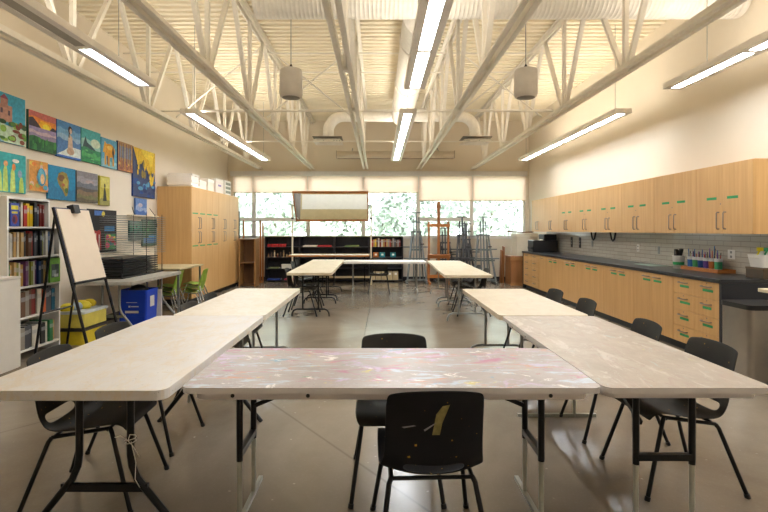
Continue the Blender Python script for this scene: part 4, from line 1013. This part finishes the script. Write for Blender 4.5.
metal_easel('blue-grey metal easel beside the black book unit', (1.04, 13.42, 0), 1.92, M_easelmetal)
metal_easel('dark metal easel right behind the orange wooden easel', (1.86, 13.72, 0), 1.5, M_easeldark)
metal_easel('dark metal easel third from the left, before the window mullion', (2.28, 13.38, 0), 1.80, M_easeldark, .46)
metal_easel('dark metal easel standing close behind another, right of the wooden one', (2.46, 13.78, 0), 1.62, M_easeldark, .42)
metal_easel('blue-grey metal easel nearest the right window end', (2.84, 13.35, 0), 1.80, M_easelmetal, .6)
t = thing('wooden_easel', 'orange wooden easel with a tall mast before the window', 'easel', (1.62, 13.28, 0))
for s in (-1, 1):
    MB().box(s*.26-.03, s*.26+.03, -.3, .34, 0, .06).build('runner', M_pine, t)
    MB().box(s*.26-.025, s*.26+.025, -.06, -.0, .06, 1.66).build('upright', M_pine, t)
    MB().bar((s*.26, .3, .05), (s*.26, .0, 1.0), .04, .04).build('rear_strut', M_pine, t)
for z in (.2, .72, 1.56): MB().box(-.3, .3, -.085, -.06, z-.04, z+.04).build('crossbar', M_pineX, t)
MB().box(-.035, .035, -.055, -.02, .2, 2.2).build('mast', M_pine, t)
MB().box(-.3, .3, -.18, -.086, .76, .79).build('canvas_ledge', M_pineX, t)
MB().box(-.05, .05, -.1, -.02, 2.02, 2.1).build('top_clamp', M_pine, t)

# wooden stand and frame rack by the windows, left
t = thing('wooden_stand', 'brown open wooden stand by the end of the tall cupboards', 'stand', (-3.32, 12.75, 0))
MB().box(-.2, .2, .18, .2, 0, 1.2).build('back_board', M_oldwood, t)
for s in (-1, 1): MB().box(s*.2-.015, s*.2+.015, -.2, .2, 0, 1.22).build('side_board', wood('stand_side%d' % (s+1), '8a6238', 'a67c4a', 2), t)
for z in (.03, .6, 1.2): MB().box(-.185, .185, -.18, .18, z-.012, z+.012).build('shelf', M_oldwood, t)
t = thing('wooden_rack', 'tall orange wooden frame with a thin rod beside the black shelves', 'rack', (-3.32, 13.5, 0))
for x in (.12, .17): MB().box(x-.02, x+.02, -.05 if x < .15 else .03, -.01 if x < .15 else .07, 0, 1.70 if x < .15 else 1.63).build('post', M_pine, t)
MB().box(-.36, -.32, -.05, -.01, 0, 1.70).build('post', M_pine, t)
MB().tube([(-.36, -.03, 1.66), (.12, -.03, 1.66)], .008, 6).build('rod', M_blackmetal, t)
MB().box(-.36, .16, -.06, .1, 0, .05).build('base', M_pineX, t)

# ------------------------------------------------------------------ outside
struct(MB().box(-40, 40, YB+.4, 60, -.4, -.2).build('trim_5', flat('a9b59a', .9, 0, .2, 3)))
def tree(x, y, h, w, col, label, seed, n=3200):
    rr = random.Random(seed); t = thing('tree', label, 'tree', (x, y, -.2), group='trees outside the windows')
    tr = MB(); tr.tube([(0, 0, 0), (.1, 0, h*.35), (-.05, .1, h*.85)], .14, 8, r2=.04)
    for k in range(6):
        a = k*1.05; tr.tube([(0, 0, h*(.3+.08*k)), (w*.45*math.cos(a), w*.45*math.sin(a), h*(.45+.08*k))], .04, 5, r2=.01)
    tr.build('trunk', flat('8a8070', .8), t)
    b = MB()
    for _ in range(n):
        u = rr.uniform(-1, 1); ph = rr.uniform(0, 2*PI); r = rr.uniform(.45, 1)**.5
        p = Vector((w*.5*r*math.sqrt(1-u*u)*math.cos(ph), w*.5*r*math.sqrt(1-u*u)*math.sin(ph), h*.55+h*.45*r*u))
        e = Vector((rr.uniform(-1, 1), rr.uniform(-1, 1), rr.uniform(-1, 1))).normalized(); f = e.orthogonal().normalized(); s = rr.uniform(.12, .26)
        b.add([p-e*s, p+f*s*.5, p+e*s, p-f*s*.5], [(0, 1, 2, 3)], rr.randint(0, 1))
    b.build('foliage', [flat(col, .8, 0, .2), flat((.64, .67, .64), .8, 0, .1)], t)
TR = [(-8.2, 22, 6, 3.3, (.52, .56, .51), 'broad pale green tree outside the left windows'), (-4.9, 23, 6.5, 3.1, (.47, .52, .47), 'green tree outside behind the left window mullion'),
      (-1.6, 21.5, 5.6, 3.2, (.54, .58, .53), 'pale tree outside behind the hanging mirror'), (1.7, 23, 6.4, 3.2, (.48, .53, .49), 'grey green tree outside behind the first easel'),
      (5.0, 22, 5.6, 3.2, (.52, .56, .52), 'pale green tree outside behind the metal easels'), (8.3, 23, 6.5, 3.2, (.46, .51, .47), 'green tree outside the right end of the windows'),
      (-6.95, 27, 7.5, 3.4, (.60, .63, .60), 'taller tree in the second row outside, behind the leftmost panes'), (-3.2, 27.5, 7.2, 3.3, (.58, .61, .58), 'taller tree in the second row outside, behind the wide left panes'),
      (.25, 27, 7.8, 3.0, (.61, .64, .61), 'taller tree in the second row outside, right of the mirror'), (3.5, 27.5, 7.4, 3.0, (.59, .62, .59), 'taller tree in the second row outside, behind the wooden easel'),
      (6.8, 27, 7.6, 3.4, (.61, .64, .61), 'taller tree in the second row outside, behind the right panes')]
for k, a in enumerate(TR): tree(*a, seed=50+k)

# ------------------------------------------------------------------ world and view
w = bpy.data.worlds.new('sky'); SC.world = w; w.use_nodes = True
bg = w.node_tree.nodes['Background']; bg.inputs[0].default_value = (.92, .97, 1, 1); bg.inputs[1].default_value = 8.5
vs_ = SC.view_settings; vs_.view_transform = 'Standard'; vs_.look = 'None'; vs_.exposure = 0.72; vs_.gamma = 1; vs_.use_curve_mapping = False
SC.cycles.max_bounces = 8; SC.cycles.diffuse_bounces = 5; SC.cycles.glossy_bounces = 4; SC.cycles.transparent_max_bounces = 8
SC.cycles.sample_clamp_indirect = 6
